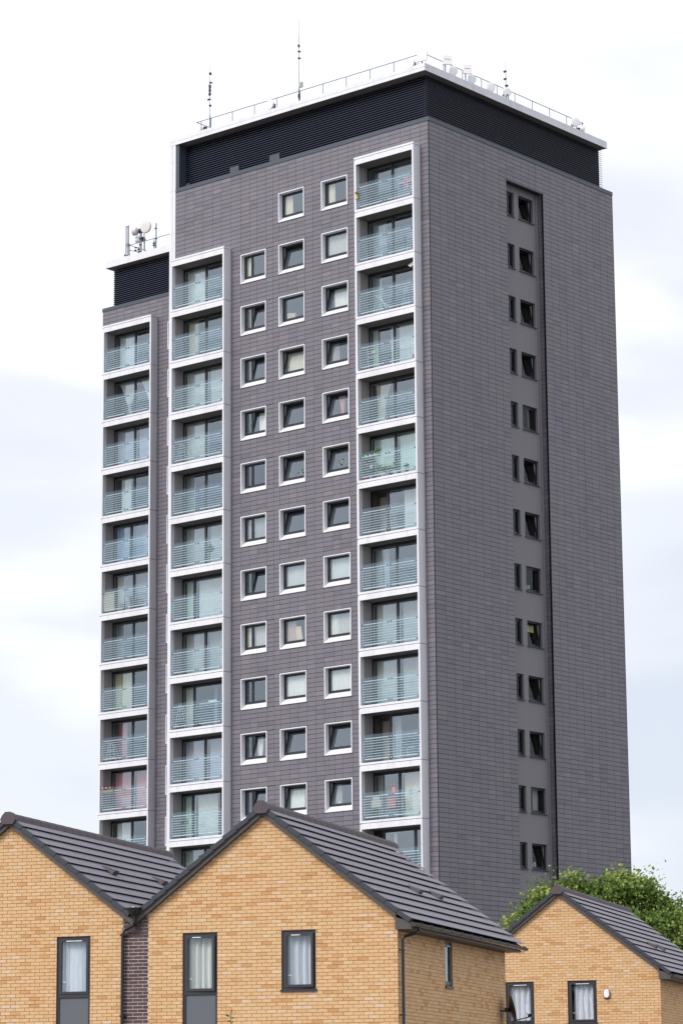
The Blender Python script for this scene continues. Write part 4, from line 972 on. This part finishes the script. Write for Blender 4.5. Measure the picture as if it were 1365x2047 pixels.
    e2 = MB(); pr2 = [(-0.185, -0.10), (-0.125, 0.005), (-0.06, 0.07), (0.06, 0.07), (0.125, 0.005), (0.185, -0.10), (0.12, -0.20), (-0.12, -0.20)]
    e2.ext(pr2, -0.185, -0.15, 'y'); e2.ext([(p*0.9, q-0.005) for p, q in pr2], -0.15, 0.03, 'y'); obj('ridge_end_cap', e2, m_ridge, hs, (XC, 0, apex))
    # verge caps: units of one gauge down each slope
    for sgn in (1, -1):
        full = (((0.345 if xr == 0.0 else -0.06)-XC) if sgn == 1 or not left_eave else (XC+5.80))/cs
        nseg = int((full-0.10)/gauge)
        for i in range(nseg+1):
            d0, d1 = 0.10+i*gauge, min(0.10+(i+1)*gauge-0.006, full)
            if d1-d0 < 0.08: continue
            def Q(d, off, y): return (XC+sgn*(d*cs+off*sn), y, apex-d*sn+off*cs)
            bb = MB()
            lift0, lift1 = -0.012, 0.010
            yo, yi = -0.15, 0.035
            A = [Q(d0, lift0, yo), Q(d1, lift1, yo), Q(d1, lift1, yi), Q(d0, lift0, yi)]
            Bt = [Q(d0, -0.105, yo), Q(d1, -0.090, yo), Q(d1, -0.03, yi), Q(d0, -0.05, yi)]
            bb.quad(*A); bb.quad(A[0], Bt[0], Bt[1], A[1]); bb.quad(A[1], Bt[1], Bt[2], A[2]); bb.quad(A[3], A[2], Bt[2], Bt[3]); bb.quad(A[0], A[3], Bt[3], Bt[0]); bb.quad(Bt[0], Bt[3], Bt[2], Bt[1])
            # raised lip at the lower end of each unit
            l0 = d1-0.05
            C_ = [Q(l0, lift1+0.004, yo-0.008), Q(d1, lift1+0.008, yo-0.008), Q(d1, lift1+0.008, yi), Q(l0, lift1+0.004, yi)]
            Dn = [Q(l0, -0.085, yo-0.008), Q(d1, -0.085, yo-0.008)]
            bb.quad(*C_); bb.quad(C_[0], Dn[0], Dn[1], C_[1]); bb.quad(C_[1], Dn[1], A[1], C_[2])
            obj('verge_cap', bb, m_verge, hs)
        # bargeboard
        ed = (0.02 if sgn == 1 or not left_eave else 2.95+5.90-0.02-5.9) 
        xe = 0.0 if sgn == 1 else (-5.88 if left_eave else XLft)
        bb = MB()
        v = [(XC, apex-0.10), (xe, roofz(xe)-0.10), (xe, roofz(xe)-0.235), (XC, apex-0.235)]
        bb.ext(v if sgn == 1 else v[::-1], -0.105, -0.078, 'y'); bb.ext([(XC, apex-0.225), (xe, roofz(xe)-0.225), (xe, roofz(xe)-0.245), (XC, apex-0.245)], -0.079, 0.0, 'y')
        obj('bargeboard', bb, m_barge, hs)
    # eaves box, soffit, fascia on the right (and left) side
    def eave(sgn, x):
        zt, zbm = roofz(0.33)-0.07, 4.13+C0
        bb = MB(); xw = 0.0 if sgn == 1 else XLft
        X = lambda a: xw+sgn*a
        lo, hi = sorted((X(0.31), X(0.335)))
        bb.box(lo, hi, -0.09, 8.80, zbm, zt)
        lo, hi = sorted((X(0.0), X(0.31)))
        bb.box(lo, hi, -0.09, 8.80, zbm, zbm+0.015)
        obj('eaves_fascia', bb, m_barge, hs)
        bb = MB(); pr = [(X(-0.02), zbm-0.0), (X(0.34), zbm-0.0), (X(0.34), zt), (X(0.0), roofz(0.0)-0.22), (X(-0.02), roofz(0.0)-0.22)]
        bb.ext(pr, -0.112, -0.09, 'y'); obj('eaves_box_end', bb, m_barge, hs); bb = MB(); bb.ext(pr, 8.80, 8.82, 'y'); obj('eaves_box_end', bb, m_barge, hs)
        # gutter: half round
        gm = MB(); gxx, gz, rg = X(0.410), 4.245+C0, 0.074; n = 8
        pts = [(gxx+rg*math.cos(math.pi*(1+i/n)), gz+rg*math.sin(math.pi*(1+i/n))) for i in range(n+1)]; inn = [(gxx+(rg-0.006)*math.cos(math.pi*(1+i/n)), gz+(rg-0.006)*math.sin(math.pi*(1+i/n))) for i in range(n+1)]
        gm.ext(pts+inn[::-1], -0.20, 9.02, 'y'); gm.ext(pts, -0.212, -0.20, 'y'); gm.ext(pts, 9.02, 9.032, 'y')
        go = obj('gutter', gm, m_gutter, hs)
        for i in range(12):
            yb = 0.15+i*0.78; br = MB()
            o2 = [(gxx+(rg+0.008)*math.cos(math.pi*(1+j/n)), gz+0.012+(rg+0.012)*math.sin(math.pi*(1+j/n))) for j in range(n+1)]
            br.ext(o2+[(gxx+rg, gz+0.02), (gxx-rg, gz+0.02)], yb-0.022, yb+0.022, 'y'); br.box(gxx-0.075, gxx-0.05, yb-0.02, yb+0.02, gz-0.05, gz+0.03); obj('gutter_bracket', br, m_plastic, go)
    if xr == 0.0: eave(1, 0)
    # tile vents
    return hs, C0, roofz, XC, apex
def tile_vent(hs, XC, apex, x, y):
    z = apex-SL*abs(x-XC); b = MB()
    cs, sn = 1/math.hypot(1, SL), SL/math.hypot(1, SL)
    def P(d, off, yy): return (x+d*cs+off*sn, y+yy, z-d*sn+off*cs)
    top = [P(-0.17, 0.03, 0.015), P(0.15, 0.125, 0.0), P(0.15, 0.125, 0.25), P(-0.17, 0.03, 0.235)]
    bot = [P(-0.17, 0.0, -0.01), P(0.15, 0.0, -0.03), P(0.15, 0.0, 0.28), P(-0.17, 0.0, 0.26)]
    b.quad(*top); b.quad(bot[0], bot[1], top[1], top[0]); b.quad(bot[1], bot[2], top[2], top[1], 1); b.quad(bot[2], bot[3], top[3], top[2]); b.quad(bot[3], bot[0], top[0], top[3])
    o = obj('tile_vent', b, [m_ridge, m_plastic], hs)
    return o
# middle house
LACE = (0.78, 0.82, 0.88)
hm, C0, rz_, XC, apex = house('brick_house', 'buff brick house in the middle with grey tiled gable roof and two upper windows', 0, 0, 0.0,
    [(-4.78, -3.99, 1.95, 4.19), (-2.555, -1.79, 2.94, 4.18)], side_window=True, left_eave=True)
house_window(hm, -4.78, -3.99, 1.95+C0, 4.19+C0, infill=1.01, cur=[(f_, .0, 1, (0.88, 0.92, 0.86), dict(net=True)), (b_, .0, 1, (0.22, 0.25, 0.22))], ajar=True, sill=False)
house_window(hm, -2.555, -1.79, 2.94+C0, 4.18+C0, cur=[(f_, .0, 1, LACE, dict(net=True)), (s_, .0, 1, (0.36, 0.40, 0.48))], ajar=True)
house_window(hm, 3.52, 4.10, 3.12+C0, 4.10+C0, cur=[(s_, .0, 1, (0.5, 0.46, 0.42))], side=True, shut_bar=False)
for y in (4.15, 5.82): tile_vent(hm, XC, apex, -0.90, y)
# rainwater pipes of the middle house
def pipe(hs, pts, clips, hop=None):
    b = MB(); b.tube(pts, 0.034, 10); o = obj('downpipe', b, m_plastic, hs, smooth=False)
    for (x, y, z, dx, dy) in clips:
        c = MB(); c.box(x-0.045, x+0.045, y-0.045, y+0.045, z-0.018, z+0.018); c.box(min(x, x+dx)-0.012, max(x, x+dx)+0.012, min(y, y+dy)-0.012, max(y, y+dy)+0.012, z-0.014, z+0.014); obj('pipe_clip', c, m_plastic, o)
    return o
pipe(hm, [(0.395, 0.22, 4.26+C0), (0.395, 0.22, 4.13+C0), (0.36, 0.20, 4.07+C0), (0.14, 0.06, 3.99+C0), (0.10, 0.04, 3.93+C0), (0.10, 0.04, 0.0)],
     [(0.10, 0.04, 3.71+C0, -0.10, 0), (0.10, 0.04, 2.38+C0, -0.10, 0), (0.10, 0.04, 1.1+C0, -0.10, 0)])
hp_ = pipe(hm, [(-5.83, -0.16, 4.60+C0), (-5.83, -0.16, 4.43+C0), (-5.86, -0.15, 4.37+C0), (-6.07, -0.09, 4.29+C0), (-6.13, -0.075, 4.22+C0), (-6.13, -0.075, 0.0)],
     [(-6.13, -0.075, 4.18+C0, 0.07, 0.06), (-6.13, -0.075, 2.47+C0, 0.07, 0.06), (-6.13, -0.075, 1.0+C0, 0.07, 0.06)])
b = MB(); b.lathe([(0.02, -0.13), (0.07, -0.11), (0.13, -0.05), (0.155, 0.03), (0.165, 0.035), (0.165, 0.05), (0.14, 0.045), (0.10, -0.02), (0, -0.06)], (-5.83, -0.16, 4.70+C0), 14); b.tube([(-5.83, -0.16, 4.55+C0), (-5.83, -0.16, 4.62+C0)], 0.045, 10)
obj('rainwater_hopper', b, m_plastic, hp_)
b = MB(); vz = 4.62+C0; b.ext([(-6.02, vz+0.12), (-5.90, vz+0.0), (-5.78, vz+0.0), (-5.66, vz+0.12), (-5.68, vz+0.13), (-5.79, vz+0.02), (-5.89, vz+0.02), (-6.0, vz+0.13)], -0.2, 9.0, 'y'); obj('valley_gutter', b, m_plastic, hm)
def hworld(s, t, z): return (HO[0]+gx*s-gy*t, HO[1]+gy*s+gx*t, GROUND+z)
b = MB()
n = 8
for i in range(n):
    for j in range(12): pass
b.lathe([(0.034*math.sin(math.pi*i/8), -0.034*math.cos(math.pi*i/8)) for i in range(9)], n=12)
o = obj('tennis_ball', b, colmat((0.70, 0.68, 0.22), 0.9), None, hworld(-5.85, -0.17, 4.745+C0), smooth=True); tagged(o, 'yellow ball lying in the black hopper between the two gables', 'ball')

# left house
hl, C1, rz2, XC2, apex2 = house('brick_house', 'buff brick house at the left edge with a tall window above a grey panel', -5.87, 0, 0.0, [(-7.69+5.87, -6.90+5.87, 1.95, 4.19)], nb=300, xr=-0.275)
house_window(hl, -7.69+5.87, -6.90+5.87, 1.95+C1, 4.19+C1, infill=1.01, cur=[(b_, .0, 1, (0.78, 0.84, 0.92))], sill=False)
for y in (2.08, 5.08): tile_vent(hl, XC2, apex2, -7.40+5.87, y)
# right house, further back
hr, C2, rz3, XC3, apex3 = house('brick_house', 'buff brick house further back at the lower right, with an oval wall lamp', 0.26, 25.0, 0.13,
    [(-4.34-.26, -3.486-.26, 2.92, 4.15), (-2.483-.26, -1.618-.26, 2.92, 4.15)], nb=300)
CRT = (0.80, 0.82, 0.88)
house_window(hr, -4.34-.26, -3.486-.26, 2.92+C2, 4.15+C2, cur=[(f_, .0, .98, CRT, NET), (f_, .05, .55, CRT, dict(lean=.35)), (f_, .72, 1, CRT)])
house_window(hr, -2.483-.26, -1.618-.26, 2.92+C2, 4.15+C2, cur=[(f_, .12, .98, CRT, NET), (f_, .15, .55, CRT, dict(lean=.45)), (f_, .65, .95, CRT, dict(lean=.1))])
for y in (3.05, 4.25): tile_vent(hr, XC3, apex3, -0.64-.26, y)
# oval bulkhead lamp
t = thing('wall_lamp', 'white oval bulkhead lamp with dark rim on the right hand gable', 'wall lamp', hworld(-1.316, 25.0, 3.87+CZ), HR)
def oval(b, rw, rh, y0, y1, m, n=18, k=1.0):
    P = [(rw*math.copysign(abs(math.cos(a))**0.75, math.cos(a)), rh*math.copysign(abs(math.sin(a))**0.75, math.sin(a))) for a in [2*math.pi*i/n for i in range(n)]]
    for i in range(n):
        p, q = P[i], P[(i+1) % n]; b.quad((p[0], y1, p[1]), (q[0], y1, q[1]), (q[0]*k, y0, q[1]*k), (p[0]*k, y0, p[1]*k), m)
    b.face([(p[0]*k, y0, p[1]*k) for p in P][::-1], m)
b = MB(); oval(b, 0.10, 0.145, -0.05, -0.008, 0); obj('lamp_base', b, m_upvc, t)
b = MB(); oval(b, 0.088, 0.128, -0.095, -0.05, 0, k=0.85); obj('lamp_shade', b, mat('opal_lamp_cover', (0.82, 0.82, 0.82), 0.3), t, (0, 0, 0.012))
# satellite dish on the side of the middle house
t = thing('satellite_dish', 'black satellite dish on an arm at the back corner of the middle house', 'satellite dish', hworld(0.0, 8.19, 2.75+CZ), HR)
b = MB(); b.box(0.0, 0.02, -0.06, 0.06, -0.10, 0.12); b.tube([(0.02, 0, 0.0), (0.16, 0, 0.0), (0.17, 0, 0.06)], 0.018, 6); b.box(0.10, 0.2, -0.05, 0.05, -0.03, 0.07); b.tube([(0.02, 0.0, -0.05), (0.02, 0.0, -2.5)], 0.006, 4); obj('wall_bracket', b, m_plastic, t)
dd = Vector((0.92, 0.40, 0.22)).normalized()
b = MB(); b.lathe([(0.32*i/8, 0.075*(i/8)**2*1.0) for i in range(9)] + [(0.32, 0.055), (0.30, 0.045), (0.0, -0.02)], (0.22, -0.02, 0.05), 20, axis=dd); obj('reflector', b, m_plastic, t, smooth=True)
b = MB(); b.tube([(0.26, 0.0, -0.24), (0.66, 0.12, -0.14)], 0.013, 5); b.tube([(0.27, 0.0, -0.28), (0.52, 0.08, -0.40), (0.70, 0.12, -0.20)], 0.008, 5); p = Vector((0.68, 0.12, -0.11)); b.box(p.x-0.06, p.x+0.05, p.y-0.03, p.y+0.03, p.z-0.03, p.z+0.04); obj('feed_arm', b, m_plastic, t)
b = MB(); b.box(0.60, 0.63, 0.07, 0.13, -0.10, -0.05); obj('feed_cap', b, m_dish, t)

# ================================================================== TREES
def leafmat(name, c0, c1, c2):
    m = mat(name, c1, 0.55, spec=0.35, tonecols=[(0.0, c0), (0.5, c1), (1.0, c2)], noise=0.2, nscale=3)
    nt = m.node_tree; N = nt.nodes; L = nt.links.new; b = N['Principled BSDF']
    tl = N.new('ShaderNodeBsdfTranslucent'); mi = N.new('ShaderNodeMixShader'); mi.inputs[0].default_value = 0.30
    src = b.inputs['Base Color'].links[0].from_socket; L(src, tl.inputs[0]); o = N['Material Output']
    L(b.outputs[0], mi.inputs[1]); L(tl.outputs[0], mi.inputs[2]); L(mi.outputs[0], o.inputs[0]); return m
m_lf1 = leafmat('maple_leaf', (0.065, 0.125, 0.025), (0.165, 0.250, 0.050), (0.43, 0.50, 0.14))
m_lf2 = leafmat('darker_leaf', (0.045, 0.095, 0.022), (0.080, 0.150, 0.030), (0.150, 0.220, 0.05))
m_bark = mat('bark', (0.085, 0.07, 0.055), 0.9, noise=0.25, nscale=10)
def tree(label, px_base, clumps, material, leaf, nper, seed, trunk_r=0.22, name='maple_tree'):
    """clumps: (dx,dy,z,radius) relative to the base; leaves gathered at twig ends of each clump"""
    rng = np.random.default_rng(seed)
    t = thing(name, label, 'tree', px_base)
    b = MB(); top = max(c[2] for c in clumps)*0.55
    b.tube([(0, 0, 0), (0.05, 0.02, top*0.35), (-0.04, 0.05, top*0.7), (0.05, 0, top)], trunk_r, 10, r1=trunk_r*0.35)
    for c in clumps:
        st = Vector((0, 0, min(top, c[2]*0.42))); en = Vector((c[0], c[1], c[2]+c[3]*0.4)); mid = st.lerp(en, 0.5)+Vector((0, 0, 0.25))
        b.tube([tuple(st), tuple(mid), tuple(en)], 0.06, 5, r1=0.012)
    obj('trunk', b, m_bark, t, smooth=True)
    V, F, T = [], [], []
    for c in clumps:
        n = int(nper*c[3]**2)
        # sub clusters give lumpy outline
        ns = max(5, int(20*c[3]**2)); sc = rng.normal(size=(ns, 3)); sc /= np.linalg.norm(sc, axis=1)[:, None]; sc *= (c[3]*rng.uniform(0.45, 1.0, ns))[:, None]; sc[:, 2] = np.abs(sc[:, 2])*1.0-0.25*c[3]
        st = np.clip(rng.normal(0.45, 0.2, ns), 0, 1)
        idx = rng.integers(0, ns, n); sr = rng.uniform(0.16, 0.34, ns)
        p = sc[idx] + rng.normal(size=(n, 3))*sr[idx][:, None]*np.array([1, 1, 0.8]) + np.array(c[:3])
        d = rng.normal(size=(n, 3)); d[:, 2] -= 0.3; d /= np.linalg.norm(d, axis=1)[:, None]
        nn = rng.normal(size=(n, 3)); nn[:, 2] += 0.9; w = np.cross(d, nn); w /= np.linalg.norm(w, axis=1)[:, None]
        L_ = leaf*rng.uniform(0.6, 1.25, n)[:, None]
        up = np.cross(w, d)
        a0 = p-d*L_*0.5; a1 = p+w*L_*0.45+up*L_*0.12; a2 = p+d*L_*0.55; a3 = p-w*L_*0.45+up*L_*0.12; a4 = p+d*L_*0.1
        k = len(V)//1
        q = np.stack([a0, a1, a2, a3], 1).reshape(-1, 3)
        base = len(V); V.extend(map(tuple, q.tolist()))
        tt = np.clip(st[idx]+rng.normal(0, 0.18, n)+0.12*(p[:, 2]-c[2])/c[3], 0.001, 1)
        for i in range(n):
            s = base+4*i; F.append((s, s+1, s+2)); F.append((s, s+2, s+3)); T += [tt[i], tt[i]]
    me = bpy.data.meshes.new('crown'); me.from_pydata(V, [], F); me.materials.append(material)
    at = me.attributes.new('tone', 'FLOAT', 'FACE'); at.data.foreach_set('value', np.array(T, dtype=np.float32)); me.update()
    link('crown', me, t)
def at_px(u, v, dist):
    d = cF + cR*((u-682.5)/F_PX) - cU*((v-1023.5)/F_PX)
    return Vector(CAM)+d*dist
# positions worked out in the world frame: first tree about 105 m from the camera between the right house and the tower
TB = Vector((21.3, -17.3, GROUND))
rr1, ff1 = _R, _F
cl = []
for (r_, f2, z, rad) in ((-3.7, 0, 7.85, .42), (-3.35, .2, 8.45, .5), (-2.85, .0, 9.1, .55), (-2.35, .2, 9.6, .6), (-1.75, 0, 9.2, .8), (-1.2, .2, 10.0, .62), (-1.05, -.3, 9.3, .8), (-0.4, .3, 9.75, .7), (0.15, .0, 9.4, .9), (0.30, .0, 10.15, .55), (0.75, -.2, 9.9, .65),
                         (1.35, .1, 9.85, .75), (1.75, .3, 9.3, .8), (2.3, .2, 9.3, .7), (2.8, .1, 8.8, .8), (0.6, -.4, 8.6, 1.1), (-0.6, -.4, 8.5, 1.1), (1.9, -.4, 8.3, 1.2), (-1.9, -.3, 8.2, 1.0), (3.0, -.2, 7.6, 1.2), (0.6, 0, 7.4, 1.5), (2.2, .2, 6.9, 1.4), (-1.5, 0, 7.0, 1.5), (3.3, .3, 6.4, 1.2),
                         (-.2, .9, 9.6, .5), (-3.0, .2, 7.8, .7), (-2.2, 0, 10.0, .33), (-1.2, .1, 10.45, .33), (.3, 0, 10.5, .33), (1.3, .1, 10.35, .3), (-3.5, 0, 8.75, .3)):
    p = rr1*r_+ff1*f2*2; cl.append((p.x, p.y, z, rad))
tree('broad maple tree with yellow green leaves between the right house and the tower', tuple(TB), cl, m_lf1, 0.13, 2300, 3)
TB2 = Vector((23.6, -3.0, GROUND))
cl = []
for (r_, f2, z, rad) in ((-1.2, 0, 10.7, .8), (-.4, .2, 11.2, .9), (.4, 0, 11.4, .9), (1.2, .1, 11.0, 1.0), (2.0, 0, 10.6, 1.0), (-1.7, .1, 9.9, .9), (-.6, -.3, 9.9, 1.2), (.6, -.2, 9.8, 1.2), (1.9, -.2, 9.3, 1.3), (-1.4, 0, 8.6, 1.2), (.2, 0, 8.3, 1.5), (1.8, 0, 7.8, 1.5), (-1.0, .2, 7.2, 1.4)):
    p = rr1*r_+ff1*f2*2; cl.append((p.x, p.y, z, rad))
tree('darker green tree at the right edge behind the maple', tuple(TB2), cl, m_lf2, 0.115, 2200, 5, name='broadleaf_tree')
# sapling whose tip shows in front of the middle gable
sp = hworld(-3.36, -0.9, 0)
t = thing('sapling', 'slim sapling whose leafy tip shows at the foot of the middle gable', 'sapling', sp, HR)
ht = 2.30+CZ
b = MB(); b.tube([(0, 0, 0), (0.03, 0, ht*0.5), (0.0, 0, ht+0.02), (0.0, 0, ht+0.16)], 0.012, 5, r1=0.004); obj('stem', b, m_bark, t)
def leafq(b, p, d, L_, w_):
    p, d = Vector(p), Vector(d).normalized(); s = d.cross(Vector((0.2, 1, 0.3))).normalized(); b.face([tuple(p), tuple(p+d*L_*.5+s*w_), tuple(p+d*L_), tuple(p+d*L_*.5-s*w_)])
for i, (pz, dx, dz, L_) in enumerate(((.12, .35, .9, .13), (.08, -.9, .25, .13), (.03, .9, .35, .10), (.0, -.7, -.3, .08), (-.06, .8, .5, .09), (-.12, -.8, .4, .12), (-.3, .8, .4, .14), (-.4, -.8, .5, .14), (-.6, .7, .5, .15))):
    b = MB(); leafq(b, (0, 0, ht+pz), (dx, -.2, dz), L_, 0.022); obj('leaf', b, m_lf1 if i % 2 else m_leaf2, t)
print('objects', len(bpy.data.objects), 'tris', sum(len(m.polygons) for m in bpy.data.meshes)*2)
